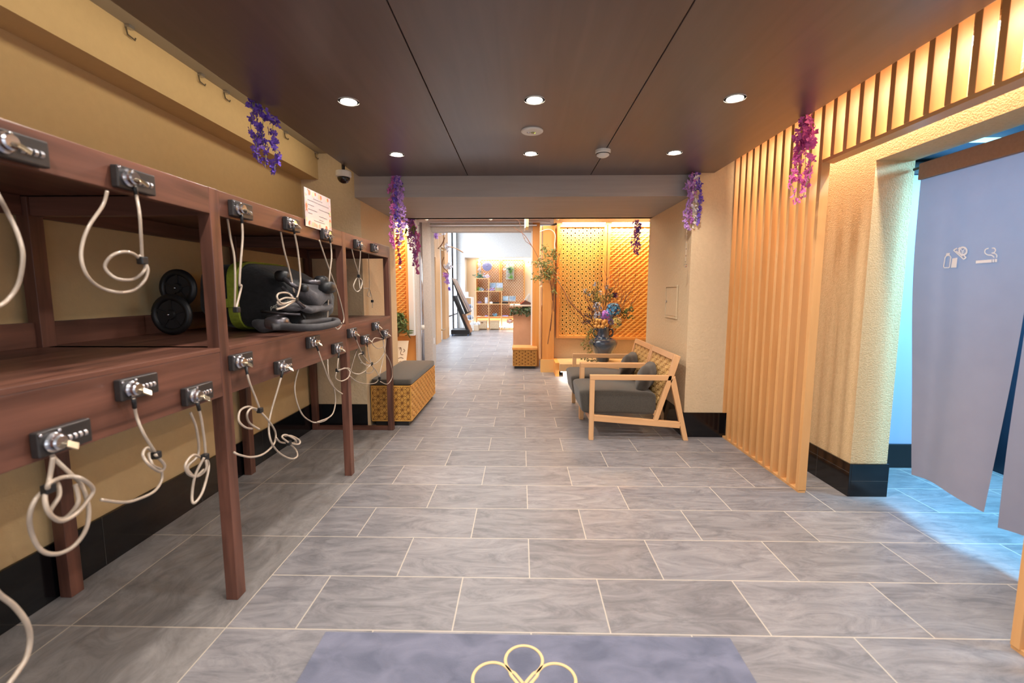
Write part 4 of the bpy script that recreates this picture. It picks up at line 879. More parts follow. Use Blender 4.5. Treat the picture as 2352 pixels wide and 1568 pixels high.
garland('lilac and white blossom garland hanging at the front right of the beam', (1.40, 3.82, ZC), [(-.05, 0, .46, 'lilac'), (-.02, 0, .40, 'mauve'), (.01, 0, .44, 'white'), (.045, 0, .42, 'purple'), (-.035, .01, .46, 'lilac')], .019, .9)
garland('hot pink blossom garland hanging from the right ceiling edge before the slats', (1.553, 2.63, ZC), [(-.02, 0, .36, 'magenta'), (.015, 0, .44, 'pink'), (-.03, .02, .46, 'pink'), (.02, -.02, .38, 'pink')], .021, .75)
garland('small violet blossom garland hanging before the right golden wall panel', (1.29, 5.20, 2.035), [(-.03, 0, .36, 'mauve'), (.02, 0, .38, 'purple'), (.0, .02, .37, 'mauve')], .018, 1)
# crystal drops on a thread below the right garland
t = thing('crystal_string', 'thread of clear crystal beads hanging below the lilac and white garland', 'ornament', (1.345, 3.80, 1.43))
b = MB(); b.cyl((1.345, 3.80, 1.44), (1.345, 3.80, 1.74), .0006, n=5); put('thread', b, M['pearl'], t)
for z, r_ in ((1.70, .006), (1.645, .006), (1.59, .006), (1.535, .006), (1.49, .006), (1.455, .014)): b = MB(); b.ball((1.345, 3.80, z), r_, 10, 6); put('bead', b, M['clear'], t)
# ================================================================ big vase and its dried flowers
VX, VY, VZ = 1.225, 6.78, .2
M['vase'] = mat('glossy slate blue glaze', (56, 78, 104), (44, 62, 84), 5, rough=.08, coat=1, spec=.6)
vs_ = thing('vase', 'large glossy slate blue two handled vase on the low platform', 'vase', (VX, VY, VZ))
b = MB(); b.lathe([(.0, 0), (.085, 0), (.09, .01), (.105, .06), (.15, .15), (.195, .225), (.212, .27), (.21, .30), (.19, .33), (.145, .352), (.102, .362), (.094, .372), (.090, .40), (.090, .49), (.096, .502), (.10, .51), (.088, .51), (.083, .49), (.082, .40)], (VX, VY, VZ), 48, cap=False); put('body', b, M['vase'], vs_, smooth=True)
for s_ in (-1, 1):
    b = MB(); b.tube(spl([(VX+s_*.085, VY, VZ+.475), (VX+s_*.125, VY, VZ+.485), (VX+s_*.142, VY, VZ+.455), (VX+s_*.138, VY, VZ+.40), (VX+s_*.115, VY, VZ+.378), (VX+s_*.09, VY, VZ+.385)], 5), .014, 10); put('handle', b, M['vase'], vs_, smooth=True)
fa = thing('flower_arrangement', 'dried flowers with curly willow twigs and blue hydrangea in the big vase', 'flowers', (VX, VY, VZ+.5))
M['twig'] = mat('brown twig', (128, 80, 54), (106, 64, 44), 30, rough=.8)
def curly(p, d, l, r0, wob=.5, seg=16):
    p = Vector(p); d = Vector(d).normalized(); out = [p.copy()]; ph = R.uniform(0, 6.28); q = R.uniform(0, 6.28)
    for i in range(seg):
        d = (d+Vector((math.sin(i*.9+ph)*wob*.5, math.cos(i*.7+q)*wob*.4, math.sin(i*1.1+q)*wob*.25+.05))).normalized() if i else d; p = p+d*l/seg; out.append(p.copy())
    return out
def branch(parent, p, d, l, r0, wob=.45, subs=3, m=None, nm='willow_twig'):
    pts = curly(p, d, l, r0, wob); b = MB(); b.tube(pts, [r0*(1-.8*i/(len(pts)-1)) for i in range(len(pts))], 5)
    for k in range(subs):
        j = R.randrange(4, 13); dd = (pts[j+1]-pts[j]).normalized()+Vector((R.uniform(-.8, .8), R.uniform(-.5, .5), R.uniform(-.1, .6)))
        q = curly(pts[j], dd, l*R.uniform(.25, .45), r0, wob*1.3, 10); b.tube(q, [r0*.55*(1-.8*i/(len(q)-1)) for i in range(len(q))], 5)
    return put(nm, b, m or M['twig'], parent)
neck = Vector((VX, VY, VZ+.5))
for dx, dz, l in ((-.95, .55, .95), (-.8, .75, .9), (-.6, .9, .85), (-.5, 1, .95), (-.35, 1, .9), (-.2, 1, .95), (-.1, 1, 1.05), (0, 1, .9), (.12, 1, 1.05), (.2, 1, 1.1), (.3, 1, 1.05), (.38, 1, 1.1), (.5, 1, .95), (.62, .9, 1.0), (.8, .7, .75), (.95, .5, .7), (.28, 1, .85), (-.28, 1, .75), (.45, .9, .8)):
    branch(fa, neck+Vector((dx*.06, R.uniform(-.04, .04), -.12)), (dx, R.uniform(-.25, .1), dz), l+.1, .006)
pts = spl([neck+Vector((-.04, 0, -.1)), ay(1330, 716, 6.78), ay(1308, 692, 6.76), ay(1296, 668, 6.76), ay(1284, 650, 6.76), ay(1268, 622, 6.78)], 6); b = MB(); b.tube(pts, [.010-.006*i/(len(pts)-1) for i in range(len(pts))], 6); put('willow_twig', b, M['twig'], fa)
def hydrangea(c, r_, cols, nm='hydrangea_head', n=90, s=.02):
    b = MB(); c = Vector(c)
    for k in range(n):
        b.cur = R.randrange(len(cols)); v = Vector((R.gauss(0, 1), R.gauss(0, 1), R.gauss(0, 1))).normalized()
        p = c+v*r_*R.uniform(.78, 1.05); u = v.orthogonal().normalized(); w = v.cross(u); a0 = R.uniform(0, 1.57)
        for q in range(4):
            an = a0+q*PI/2; d = u*math.cos(an)+w*math.sin(an); e = v.cross(d); b.add([p, p+d*s*.5+e*s*.4+v*s*.1, p+d*s+v*s*.05, p+d*s*.5-e*s*.4+v*s*.1], [(0, 1, 2, 3)])
    return put(nm, b, cols, fa)
bl = [leafmat('sky petal', (96, 176, 222), (70, 150, 204)), leafmat('blue petal', (60, 136, 190), (44, 110, 164)), leafmat('teal petal', (40, 96, 130), (34, 80, 112))]
pu = [leafmat('orchid petal', (190, 110, 206), (166, 88, 190)), leafmat('violet blue petal', (150, 120, 206), (126, 100, 190))]
ye = [leafmat('lime cream petal', (214, 200, 116), (190, 176, 90)), leafmat('pale lime petal', (226, 214, 150), (204, 190, 120))]
gw = [leafmat('grey blue petal', (176, 184, 200), (140, 150, 172)), leafmat('silver petal', (150, 152, 168), (118, 122, 142))]
P_ = lambda u, v, y=6.66: ay(u, v, y)
hydrangea(P_(1409, 712), .105, bl, 'hydrangea_head', 130, .026); hydrangea(P_(1398, 724, 6.6), .06, [bl[0], gw[0]], n=60)
hydrangea(P_(1390, 724, 6.58), .075, pu, n=80); hydrangea(P_(1413, 741, 6.6), .082, ye, n=110, s=.016); hydrangea(P_(1404, 738, 6.6), .05, [gw[0], pu[1]], n=50)
hydrangea(P_(1374, 726, 6.62), .07, gw, n=70, s=.018); hydrangea(P_(1372, 705, 6.66), .075, gw, n=50, s=.016); hydrangea(P_(1422, 744, 6.66), .03, bl, n=20)
hydrangea(P_(1421, 735, 6.62), .045, [leafmat('cream petal', (240, 210, 180), (226, 190, 156))], 'cream_rose', 50, .018)
cr = mat('ochre button flower', (222, 170, 96), (202, 146, 74), 60, rough=.9, bump=.6, bscale=120)
for (u, v, y_) in ((1371, 742, 6.55), (1379, 736, 6.53), (1386, 741, 6.52), (1376, 750, 6.53), (1392, 746, 6.52), (1384, 750, 6.51), (1372, 735, 6.55), (1390, 737, 6.54), (1369, 749, 6.56)):
    b = MB(); c_ = P_(u, v, y_); b.sup(c_, (.028, .028, .026), 1, 1, 14, 9, lambda p: p*(1+.07*math.sin(p.x*400)*math.sin(p.z*400))); put('button_flower', b, cr, fa, smooth=True)
def spray(nm, p, d, l, m, n=60, ll=.03, lw=.014, spread=.06):
    p = Vector(p); d = Vector(d).normalized(); b = MB(); b.cur = 0
    e = p+d*l; mid = p+d*l*.5+Vector((R.uniform(-.02, .02), 0, R.uniform(-.02, .03))); pts = spl([p, mid, e], 6); b.tube(pts, .0022, 4)
    for k in range(n):
        q = .1+.9*R.random(); j = min(len(pts)-2, int(q*(len(pts)-1))); c_ = pts[j]+(pts[j+1]-pts[j])*R.random(); w = Vector((R.uniform(-1, 1), R.uniform(-1, 1), R.uniform(-1, 1)))
        b.leaf(c_+w*spread*.3*R.random(), d*.5+w, ll*R.uniform(.7, 1.2), lw)
    return put(nm, b, m, fa)
dkp = leafmat('dusky purple leaf', (70, 56, 70), (50, 40, 52)); gr2 = leafmat('sage leaf', (92, 98, 62), (68, 76, 48)); 
for u, v, dx, dz in ((1368, 720, -.3, .3), (1364, 726, -.6, .1), (1368, 715, -.1, .6), (1360, 735, -.5, -.1)): spray('dusky_foliage', P_(u, v, 6.72), (dx, R.uniform(-.2, .1), dz), .14, dkp, 60, .03, .012, .09)
for u, v, dx, dz, l in ((1370, 705, -.12, 1, .28), (1366, 700, -.25, 1, .2), (1372, 700, 0, 1, .34), (1360, 696, -.5, .8, .2), (1390, 690, .15, 1, .2), (1398, 690, .25, 1, .18)): spray('spiky_foliage', P_(u, v, 6.74), (dx, 0, dz), l, gr2, 50, .03, .012, .05)
for u, v in ((1365, 652), (1343, 668), (1352, 676), (1380, 672), (1394, 660)): 
    b = MB(); c_ = P_(u, v, 6.74)
    for k in range(8): petals(b, c_+Vector((R.uniform(-.02, .02), R.uniform(-.02, .02), R.uniform(-.025, .025))), .016)
    put('pale_blue_bloom', b, gw[0], fa)
b = MB(); c_ = P_(1411, 678, 6.74)
for k in range(22): petals(b, c_+Vector((R.uniform(-.045, .045), R.uniform(-.02, .02), R.uniform(-.035, .03))), .022)
put('plum_bloom', b, leafmat('plum petal', (92, 44, 96), (66, 30, 72)), fa)
for u, v, dx, dz in ((1385, 700, 0, .8), (1380, 695, -.4, .8), (1392, 698, .4, .7)): spray('moss_foliage', P_(u, v, 6.72), (dx, -.1, dz), .14, M['olivel'], 70, .035, .010, .08)
for u, v, dx, dz in ((1424, 722, 1, .25), (1426, 726, 1, -.15), (1424, 718, .9, .5)): spray('green_spray', P_(u, v, 6.70), (dx, -.1, dz), .19, M['leafg'], 34, .04, .018, .06)
for u, v, dx, dz, l in ((1366, 752, -.25, -1, .40), (1362, 752, -.35, -1, .34), (1370, 752, -.18, -1, .44), (1358, 752, -.45, -.9, .3)): spray('trailing_foliage', P_(u, v, 6.64), (dx, -.05, dz), l, M['olivel'], 60, .034, .012, .05)
spray('trailing_foliage', P_(1330, 822, 6.5), (1, 0, -.15), .28, gr2, 40, .03, .016, .05)
# ================================================================ leafy branch tied to the cabinet
br_ = thing('leafy_branch', 'dry leafy branch with hanging crystal drops tied upright before the tall cabinet', 'branch', (.43, 6.86, 1.2))
Q_ = lambda u, v, y=6.86: ay(u, v, y)
for P in ([(1258, 790), (1264, 750), (1268, 715), (1270, 690), (1272, 655), (1274, 620), (1278, 585)], [(1272, 715), (1270, 680), (1266, 650), (1258, 620), (1250, 580)], [(1269, 690), (1264, 650), (1252, 630), (1240, 600), (1222, 566), (1206, 552), (1198, 530), (1192, 508), (1184, 503)], [(1222, 566), (1205, 540), (1188, 528), (1178, 520)], [(1272, 640), (1268, 660), (1266, 668)], [(1271, 700), (1273, 660), (1282, 600), (1292, 560)], [(1264, 760), (1268, 720), (1266, 690)]):
    pts = spl([Q_(u, v) for u, v in P], 5); b = MB(); b.tube(pts, [.0065-.0045*i/(len(pts)-1) for i in range(len(pts))], 6); put('twig', b, M['twig'], br_)
for cu, cv, sx_, sy_, n in ((1252, 570, 12, 8, 26), (1250, 580, 8, 14, 26), (1268, 590, 12, 14, 70), (1245, 605, 16, 10, 60), (1235, 602, 18, 8, 36), (1262, 620, 16, 14, 110), (1250, 632, 14, 10, 70), (1232, 638, 10, 8, 26), (1275, 578, 8, 10, 40), (1271, 668, 6, 6, 16), (1278, 640, 6, 12, 20)):
    b = MB()
    for k in range(n): b.leaf(Q_(R.gauss(cu, sx_*.55), R.gauss(cv, sy_*.55), 6.86+R.uniform(-.08, .04)), (R.uniform(-1, 1), R.uniform(-.6, .6), R.uniform(-1, .5)), R.uniform(.03, .05), .02)
    put('leaf_cluster', b, M['olivel'], br_)
for u, v in ((1205, 545), (1241, 592), (1237, 606), (1267, 596), (1259, 625), (1262, 645), (1282, 624), (1279, 678)):
    b = MB()
    for k in range(3): b.ball(Q_(u, v+k*2.2, 6.80), .008, 8, 5)
    put('crystal_drop', b, M['clear'], br_)
# cable over the cabinet top
b = MB(); b.tube(spl([ay(1240, 532, 6.93), ay(1256, 527, 6.93), ay(1268, 529, 6.93), ay(1275, 540, 6.93), ay(1274, 560, 6.93), ay(1275, 575, 6.93)], 6), .006, 8); solo('white_cable', b, M['pearl'], 'white cable arching over the top of the tall cabinet', 'cable', smooth=True)
b = MB(); b.tube(spl([ay(1262, 530, 6.98), ay(1264, 522, 6.98), ay(1272, 516, 6.98), ay(1279, 514, 6.98)], 6), .016, 8); solo('black_cable', b, M['black'], 'thick black cable from the cabinet top to the amber panel', 'cable', smooth=True)
# ================================================================ left recess plant, balls, card
pl = thing('hanging_plant', 'green drooping plant before the golden panel in the left recess', 'plant', (-1.86, 6.85, .55))
for k in range(9):
    a = R.uniform(0, 6.28); top = Vector((-1.90, 6.9, .80)); b = MB(); P = [top, top+Vector((.07*math.cos(a), .07*math.sin(a), .10)), top+Vector((.13*math.cos(a), .12*math.sin(a), R.uniform(-.06, .06))), top+Vector((.16*math.cos(a), .14*math.sin(a), -R.uniform(.1, .24)))]
    pts = spl(P, 6); b.tube(pts, .003, 4)
    for j in range(2, len(pts)):
        for q in range(3): b.leaf(pts[j], (R.uniform(-1, 1), R.uniform(-1, 1), R.uniform(-1, .3)), R.uniform(.06, .11), .026)
    put('leaf_spray', b, M['leafg'], pl)
b = MB(); b.cyl((-1.91, 6.99, .55), (-1.91, 6.90, .80), .012); put('stalk', b, M['twig'], pl)
for (u, v, r_, lb) in ((919, 615, .024, 'silver ball ornament hanging before the left golden panel'), (919, 604, .010, 'tiny ball above the silver ball ornament before the left golden panel')):
    p = ay(u, v, 6.95); t = thing('ball_ornament', lb, 'ornament', p); b = MB(); b.ball(p, r_, 18, 12); put('ball', b, M['alu'], t, smooth=True); b = MB(); b.cyl(p, (p.x, p.y, min(p.z+.3, 2.2)), .0008, n=5); put('thread', b, M['pearl'], t)
t = thing('greeting_card', 'cream card with an ink drawing leaning in the left recess behind the bench', 'card', (-1.93, 6.9, .12))
c0, cx_, cu_ = Vector((-2.08, 6.84, .125)), Vector((.31, .03, 0)), Vector((.03, .09, .36))
b = MB(); b.prism([c0, c0+cx_, c0+cx_+cu_, c0+cu_], (0, .006, 0)); put('sheet', b, mat('cream card', (240, 230, 204), rough=.6), t)
b = MB(); nn = Vector((0, -.002, 0))
for pts in ([(.62, .62), (.66, .72), (.70, .60), (.68, .48), (.74, .42), (.82, .42)], [(.55, .70), (.66, .72)], [(.80, .66), (.88, .58), (.80, .52)], [(.4, .32), (.55, .25), (.7, .30), (.85, .26)], [(.6, .05), (.72, .14), (.85, .08), (.95, .05)]):
    P = [c0+cx_*x+cu_*z+nn for x, z in pts]; b.tube(spl(P, 4), .004, 5)
put('ink_drawing', b, mat('sepia ink', (110, 76, 56), rough=.7), t)
# ================================================================ far lobby furniture
M['maple'] = wood('pale maple', (226, 172, 116), (236, 184, 130), 'x', rough=.5, scale=10)
t = thing('stepped_shelf', 'stepped pale wood cube shelf in the far niche', 'shelf', (-.65, 14.8, 0))
X0, U, W_ = -1.455, .41, .022
cols = (4, 3, 2, 2); ya, yb = 14.66, 14.98
for i in range(5):
    h = max(cols[i-1] if i else 0, cols[i] if i < 4 else 0)*U+.02
    b = MB(); b.box(X0+i*U-W_/2, X0+i*U+W_/2, ya, yb, 0, h); put('upright', b, M['maple'], t)
for i, n in enumerate(cols):
    for k in range(n+1):
        b = MB(); b.box(X0+i*U+W_/2, X0+(i+1)*U-W_/2, ya, yb, k*U, k*U+W_); put('shelf_board', b, M['maple'], t)
rat = mat('pale rattan', (230, 202, 166), (206, 174, 136), 60, rough=.8, bump=.6, bscale=80)
for i, (lb, x) in enumerate((('lidded rattan basket with a dark handle slot in the lowest left shelf cube', X0+.05), ('plain rattan basket in the lowest far shelf cube, right of the slotted one', X0+U+.03))):
    t = thing('rattan_basket', lb, 'basket', (x+.15, 14.7, .022), 'baskets in the far shelf')
    b = MB(); b.box(x, x+.30, 14.62, 14.92, .03, .27); put('body', b, rat, t, bevel=.012)
    b = MB(); b.box(x-.006, x+.306, 14.614, 14.926, .27, .295); put('lid', b, rat, t, bevel=.006)
    if i == 0: b = MB(); b.box(x+.11, x+.18, 14.612, 14.62, .225, .25); put('handle_slot', b, M['wal_x'], t)
    b = MB(); b.box(x+.01, x+.29, 14.63, 14.91, .022, .03); put('foot', b, M['black2'], t)
def clump(nm, lb, cat, c, r, cols_, n=60, s=.03):
    b = MB()
    for k in range(n):
        b.cur = R.randrange(len(cols_)); v = Vector((R.gauss(0, .5), R.gauss(0, .4), abs(R.gauss(0, .5)))); p = Vector(c)+Vector((v.x*r[0], v.y*r[1], v.z*r[2]))
        d = Vector((R.uniform(-1, 1), R.uniform(-1, 1), R.uniform(-.2, 1))).normalized()*s; e = d.orthogonal().normalized()*s*.5; p.z = max(p.z, c[2]+.004)
        b.add([p, p+d*.5+e, p+d, p+d*.5-e], [(0, 1, 2, 3)])
    return solo(nm, b, cols_, lb, cat)
gn = [leafmat('sea green leaf', (96, 150, 120), (60, 110, 90)), leafmat('dark green leaf', (60, 104, 84), (44, 80, 66))]
lv = [leafmat('lavender petal', (176, 166, 226), (150, 140, 206))]; lg = [leafmat('bright green leaf', (140, 196, 84), (110, 168, 60))]; sk = [leafmat('pale blue tissue', (150, 206, 232), (120, 186, 218))]; ww = [leafmat('white tissue', (236, 236, 240), (216, 218, 226))]
T4, T3, T2 = 4*U+.024, 3*U+.024, 2*U+.024; Y = 14.78
clump('succulent', 'sea green leafy bunch on top of the tallest far shelf column', 'plant', (X0+.13, Y, T4), (.15, .12, .12), gn, 90, .05)
clump('flower_bunch', 'lavender flower bunch on top of the tallest far shelf column', 'flowers', (X0+.32, Y, T4), (.12, .1, .1), lv+ww, 70, .04)
clump('ornament', 'bright green tuft in the upper left far shelf cube', 'ornament', (X0+.07, Y, T3), (.06, .08, .09), lg, 40, .035)
clump('ornament', 'pale blue tuft in the upper left far shelf cube', 'ornament', (X0+.16, Y, T3), (.08, .08, .1), sk+ww, 50, .035)
clump('flower_bunch', 'lavender bunch before the framed prints on the second far shelf column', 'flowers', (X0+U+.09, 14.72, T3), (.12, .06, .08), lv, 60, .035)
clump('ornament', 'small violet tuft in the third row left far shelf cube', 'ornament', (X0+.09, Y, T2), (.06, .06, .07), lv, 26, .03)
clump('ornament', 'pale blue fish ornament lying in the far shelf cube above the plain basket', 'ornament', (X0+U+.19, Y, U+.024), (.07, .06, .11), sk, 44, .04)
clump('ornament', 'pale blue ornament on the bottom board under the flower ball', 'ornament', (X0+2*U+.09, Y, .024), (.08, .06, .09), sk+ww, 40, .04)
# prints
pb_ = [mat('print blue', (120, 150, 180), (176, 190, 204), 12, rough=.4), mat('print pale', (206, 212, 220), (150, 164, 190), 14, rough=.4), mat('print sky', (120, 180, 216), (220, 226, 230), 9, rough=.4), mat('print cloud', (196, 206, 214), (84, 120, 150), 8, rough=.4)]
def print_(lb, x, y, z, w, h, m):
    t = thing('framed_print', lb, 'print', (x+w/2, y, z), 'framed prints in the far lobby')
    b = MB(); b.box(x, x+w, y, y+.012, z, z+h); put('frame', b, mat('grey beige frame', (176, 172, 160), rough=.6), t)
    b = MB(); b.box(x+.014, x+w-.014, y-.002, y, z+.02, z+h-.02); put('picture', b, m, t)
print_('blue landscape print, left of the upper two on the far shelf', X0+U+.02, 14.78, T3+.085, .215, .18, pb_[0])
print_('pale line print, right of the upper two on the far shelf', X0+U+.24, 14.78, T3+.085, .215, .18, pb_[1])
b = MB(); b.box(X0+U+.2, X0+U+.46, 14.72, 14.84, T3, T3+.08); solo('display_box', b, mat('khaki box', (170, 164, 120), (150, 144, 104), 10, rough=.7), 'khaki display box under the upper framed prints on the far shelf', 'box')
print_('sky blue print, left of the lower two beside the counter', X0+2*U+.03, 14.78, T2+.07, .2, .18, pb_[2])
print_('pale print with a dark bird shape, right of the lower two beside the counter', X0+2*U+.24, 14.78, T2+.07, .22, .18, pb_[3])
def smallbox(nm, lb, cat, x, y, z, w, d, h, m): b = MB(); b.box(x, x+w, y, y+d, z, z+h); return solo(nm, b, m, lb, cat, bevel=.003)
smallbox('display_tray', 'black display tray below the lower framed prints', 'tray', X0+2*U+.02, 14.70, T2, .19, .1, .05, M['black'])
smallbox('display_tray', 'black display tray in the third row middle far shelf cube', 'tray', X0+U+.13, 14.70, T2, .2, .1, .045, M['black'])
smallbox('white_box', 'small white box in the third row middle far shelf cube', 'box', X0+U+.02, 14.70, T2, .1, .1, .06, M['white'])
smallbox('shop_bag', 'white and silver bag stack in the third row left far shelf cube', 'bag', X0+.28, 14.74, T2, .1, .1, .2, mat('silver bag', (214, 214, 220), (150, 150, 162), 14, rough=.4))
smallbox('booklet', 'flat pale booklet in the second row left far shelf cube', 'booklet', X0+.02, 14.7, U+.022, .11, .12, .012, M['white'])
smallbox('booklet', 'flat lavender booklet at the right of the second row left far shelf cube', 'booklet', X0+.28, 14.7, U+.022, .1, .12, .025, lv[0])
smallbox('booklet', 'dark flat booklet under the blue fish ornament', 'booklet', X0+U+.02, 14.7, U+.022, .14, .12, .018, M['black'])
smallbox('booklet', 'lavender booklet in the second row right far shelf cube', 'booklet', X0+2*U+.02, 14.7, U+.022, .2, .14, .03, lv[0])
# flower ball on a stalk
t = thing('flower_ball', 'pale pink flower ball on a thin stalk in the lowest far shelf cube', 'flowers', (X0+2*U+.27, 14.8, .024))
b = MB(); b.cyl((X0+2*U+.27, 14.8, .024), (X0+2*U+.27, 14.8, .2), .005, n=6); put('stalk', b, M['twig'], t)
b = MB(); c = Vector((X0+2*U+.27, 14.8, .27))
for k in range(120):
    b.cur = R.randrange(2); v = Vector((R.gauss(0, 1), R.gauss(0, 1), R.gauss(0, .7))).normalized(); p = c+Vector((v.x*.11, v.y*.09, v.z*.08)); u = v.orthogonal().normalized()*.022; w = v.cross(u); b.add([p-u, p+w, p+u, p-w], [(0, 1, 2, 3)])
put('blooms', b, [leafmat('blush petal', (222, 176, 168), (190, 130, 120)), ww[0]], t)
# paper fan and white garland, wall planter
t = thing('paper_fan', 'round lavender grey pleated paper fan on the far lattice panel', 'paper fan', (-1.12, 15.0, 2.02))
b = MB(); c = Vector((-1.11, 14.97, 2.05)); n = 56; vs = [c+Vector((0, -.02, 0))]
for k in range(n): a = 2*PI*k/n; vs.append(c+Vector((.155*math.cos(a), -.03*(k % 2), .155*math.sin(a))))
b.add(vs, [(0, 1+k, 1+(k+1) % n) for k in range(n)]); put('pleats', b, mat('lavender grey paper', (172, 172, 206), rough=.8), t)
b = MB(); b.lathe([(.022, 0), (.016, -.012), (0, -.014)], c+Vector((0, -.03, 0)), 16, (0, 1, 0)); put('rosette', b, mat('slate paper', (112, 112, 150), rough=.8), t)
b = MB()
for k in range(70): p = Vector((-1.36+R.gauss(0, .02), 14.97, R.uniform(1.75, 2.25))); petals(b, p, .028)
solo('white_garland', b, PET['white'], 'white paper blossom strand left of the paper fan', 'garland')
t = thing('wall_planter', 'grey board with green succulents hanging on the far pierced panel', 'wall planter', (-.36, 15.0, 1.62))
b = MB(); b.box(-.50, -.235, 14.99, 15.02, 1.62, 2.12); put('board', b, mat('driftwood board', (196, 190, 180), (170, 164, 156), 12, rough=.8), t, bevel=.004)
for (x, z, r_, cs, n) in ((-.34, 1.98, .1, lg+gn, 70), (-.35, 1.88, .07, lg, 50), (-.44, 1.86, .05, ww, 30), (-.42, 1.96, .06, ww+gn, 34), (-.33, 1.70, .06, lg, 50), (-.54, 1.95, .03, ww, 14)):
    b = MB()
    for k in range(n):
        b.cur = R.randrange(len(cs)); p = Vector((x+R.gauss(0, .5)*r_, 14.98-R.random()*.05, z+R.gauss(0, .5)*r_)); b.leaf(p, (R.uniform(-1, 1), -R.random(), R.uniform(-.6, 1)), .05, .02)
    put('succulent', b, cs, t)
# ---------------------------------------------------------------- reception counter right behind the glass
t = thing('reception_counter', 'pale wood reception counter with a thin top behind the star carved box', 'counter', (.2, 8.3, 0))
b = MB(); b.box(-.145, .9, 8.2, 8.75, 0, .885); put('front_panel', b, mat('peach board', (226, 172, 134), (220, 164, 126), 8, rough=.55), t)
b = MB(); b.box(-.205, .95, 8.12, 8.8, .975, 1.0); put('counter_top', b, mat('pale top', (240, 214, 190), rough=.35), t, bevel=.003)
b = MB(); b.box(.02, .9, 8.22, 8.7, .885, .975); put('recess_board', b, mat('dark slate board', (60, 66, 62), rough=.6), t)
b = MB()
for k in range(150):
    p = Vector((R.uniform(-.2, .17), 8.16+R.uniform(-.08, .03), .90+R.uniform(-.06, .06))); d = Vector((R.uniform(-1, 1), R.uniform(-1, .2), R.uniform(-1, .6))); b.cur = R.randrange(2); b.leaf(p, d, R.uniform(.045, .085), .028)
o_ = solo('leaf_trail', b, [M['leafg'], leafmat('grey green leaf', (120, 130, 104), (90, 102, 78))], 'trail of grey green leaves under the reception counter top', 'foliage')
t = thing('brochure_stand', 'brown wedge stand with white sheets and a red pen on the reception counter', 'brochure stand', (.1, 8.4, 1.0))
b = MB(); b.prism([(-.02, 8.3, 1.001), (.19, 8.3, 1.001), (.185, 8.3, 1.03), (.07, 8.3, 1.085)], (0, .2, 0)); put('wedge', b, M['wal_x'], t)
b = MB(); b.prism([(.05, 8.38, 1.08), (.08, 8.38, 1.07), (.17, 8.38, 1.20), (.14, 8.38, 1.205)], (0, .12, 0)); put('sheet', b, M['white'], t)
b = MB(); b.prism([(.12, 8.40, 1.06), (.18, 8.40, 1.04), (.175, 8.40, 1.17), (.13, 8.40, 1.175)], (0, .1, 0)); put('sheet', b, M['white'], t)
b = MB(); b.bar((-.02, 8.28, 1.015), (.06, 8.28, 1.07), .02, .012); put('pen', b, mat('red plastic', (206, 90, 50), rough=.4), t)
# ---------------------------------------------------------------- digital sign on wheels
t = thing('digital_signboard', 'tilted dark display board on a low wheeled base at the left of the far lobby', 'display board', (-1.68, 12.9, 0))
b = MB(); b.box(-1.96, -1.44, 12.6, 13.3, .05, .17); put('base', b, M['black2'], t, bevel=.006)
b = MB(); b.prism([(-1.44, 12.66, .10), (-1.52, 12.66, .10), (-1.93, 12.66, 1.12), (-1.86, 12.66, 1.12)], (0, .5, 0)); put('support_arm', b, M['black2'], t, bevel=.004)
b = MB(); b.prism([(-1.43, 12.655, .08), (-1.41, 12.655, .10), (-1.62, 12.655, .60), (-1.65, 12.655, .60)], (0, .52, 0)); put('brown_panel', b, mat('bronze panel', (150, 110, 84), rough=.4, metal=.3), t)
b = MB(); b.prism([(-1.93, 12.60, 1.60), (-1.88, 12.60, 1.60), (-1.44, 12.60, .66), (-1.55, 12.60, .60)], (0, .66, 0)); put('screen_housing', b, M['black2'], t, bevel=.005)
b = MB(); b.prism([(-1.876, 12.63, 1.585), (-1.872, 12.63, 1.587), (-1.436, 12.63, .678), (-1.442, 12.63, .675)], (0, .60, 0)); put('screen', b, mat('grey screen', (128, 116, 118), rough=.25), t)
b = MB(); b.prism([(-1.905, 12.598, 1.60), (-1.878, 12.598, 1.60), (-1.455, 12.598, .68), (-1.485, 12.598, .66)], (0, .004, 0)); put('bezel', b, mat('pale bezel', (196, 176, 160), rough=.4), t)
for x in (-1.92, -1.48):
    for y in (12.63, 13.26): b = MB(); b.cyl((x-.02, y, .025), (x+.02, y, .025), .025, n=14); put('caster', b, mat('blue grey caster', (84, 110, 150), rough=.4), t)
# white rack with wrapped goods
t = thing('wire_rack', 'white rack behind the tilted display board', 'rack', (-1.67, 14.0, 0))
b = MB()
for x in (-1.84, -1.50):
    for y in (13.8, 14.2): b.box(x-.012, x+.012, y-.012, y+.012, 0, 1.06)
put('rack_frame', b, M['white'], t)
for z in (.02, .36, .70, 1.04): b = MB(); b.box(-1.84, -1.50, 13.8, 14.2, z, z+.02); put('rack_shelf', b, M['white'], t)
b = MB(); b.box(-1.78, -1.62, 13.9, 14.05, 1.061, 1.22); solo('display_card', b, mat('pale card', (220, 222, 226), (190, 196, 206), 10, rough=.5), 'pale card standing on top of the white rack', 'card')
gb = mat('grey wrapped goods', (150, 154, 168), (90, 94, 110), 16, rough=.5)
for x, y, z, r_, lb in ((-1.56, 13.9, .381, .09, 'grey wrapped bundle on the middle shelf of the white rack'), (-1.56, 13.9, .721, .08, 'grey wrapped bundle on the upper shelf of the white rack')):
    b = MB(); b.sup((x, y, z+r_*.8), (r_, r_, r_*.8), .8, .8, 18, 10, lambda p: p*(1+.12*math.sin(p.x*60)*math.sin(p.z*50))); solo('wrapped_bundle', b, gb, lb, 'bundle', smooth=True)
t = thing('storage_bin', 'low cream bin heaped with white bags right of the tilted display board', 'bin', (-1.44, 14.3, 0))
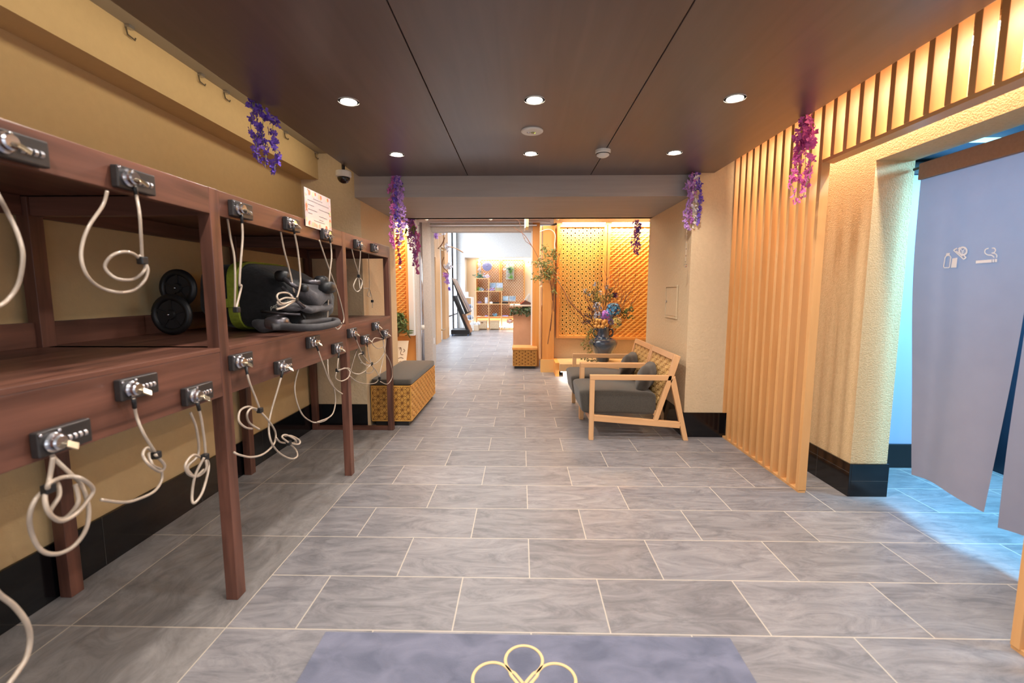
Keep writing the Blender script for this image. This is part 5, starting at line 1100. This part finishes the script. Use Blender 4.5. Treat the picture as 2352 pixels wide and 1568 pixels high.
b = MB(); b.box(-1.62, -1.34, 14.2, 14.5, 0, .19); put('bin_body', b, mat('cream bin', (226, 200, 172), rough=.6), t, bevel=.01)
for k in range(4): b = MB(); b.sup((-1.56+k*.07, 14.33, .21+.02*(k % 2)), (.06, .09, .06), .8, .8, 14, 9, lambda p: p*(1+.15*math.sin(p.x*70+p.z*60))); put('white_bag', b, ww[0], t)
# ---------------------------------------------------------------- driftwood mobile with blossoms beyond the entrance
t = thing('driftwood_mobile', 'curved driftwood and ring mobile with blossoms hanging at the left beyond the entrance', 'mobile', (-1.66, 9.5, 1.3))
Z_ = lambda u, v, y=9.5: ay(u, v, y)
for P, r_, m in (([(1006, 571), (1014, 562), (1019, 552), (1021, 545)], .011, M['twig']), ([(1010, 567), (1026, 566), (1040, 568), (1052, 573), (1064, 580)], .011, mat('tan driftwood', (196, 146, 100), rough=.8)), ([(1020, 590), (1016, 600), (1016, 608), (1020, 616), (1026, 622), (1032, 630)], .008, M['twig'])):
    b = MB(); b.tube(spl([Z_(u, v) for u, v in P], 5), r_, 7); put('driftwood', b, m, t, smooth=True)
b = MB(); c = Z_(1016, 571); b.torus(c, .065, .009, (.2, .5, 1), 24, 6); put('ring', b, M['keybrass'], t, smooth=True)
for u, v, n, s, cl_, dv, du in ((1026, 568, 26, .035, 'white', 8, 4), (1030, 613, 60, .035, 'white', 6, 6), (1024, 632, 30, .035, 'mauve', 4, 4), (1028, 644, 40, .035, 'lilac', 8, 4), (1032, 662, 16, .03, 'purple', 4, 2), (1001, 541, 40, .035, 'lilac', 5, 5), (1019, 536, 16, .03, 'white', 4, 2)):
    b = MB()
    for k in range(n): petals(b, Z_(R.gauss(u, du*.6), R.gauss(v, dv*.6), 9.5+R.uniform(-.06, .06)), s*.8)
    put('blossoms', b, PET[cl_], t)
b = MB(); b.cyl(Z_(1021, 545), Z_(1021, 500), .002, n=5); put('thread', b, M['pearl'], t)
# brass door stay on the far left wall
t = thing('door_stay', 'brass wall bracket low on the far left wall', 'bracket', (-2.0, 11.4, .2)); b = MB(); b.cyl((-2.04, 11.3, .28), (-1.94, 11.3, .28), .02, n=12); b.cyl((-1.95, 11.2, .28), (-1.95, 11.6, .28), .014, n=12); put('bar', b, M['keybrass'], t)
b = MB(); b.box(-1.485, -1.474, 7.6, 7.68, .36, .46); solo('wall_switch', b, M['white'], 'small white switch plate low on the pale entrance post', 'switch')
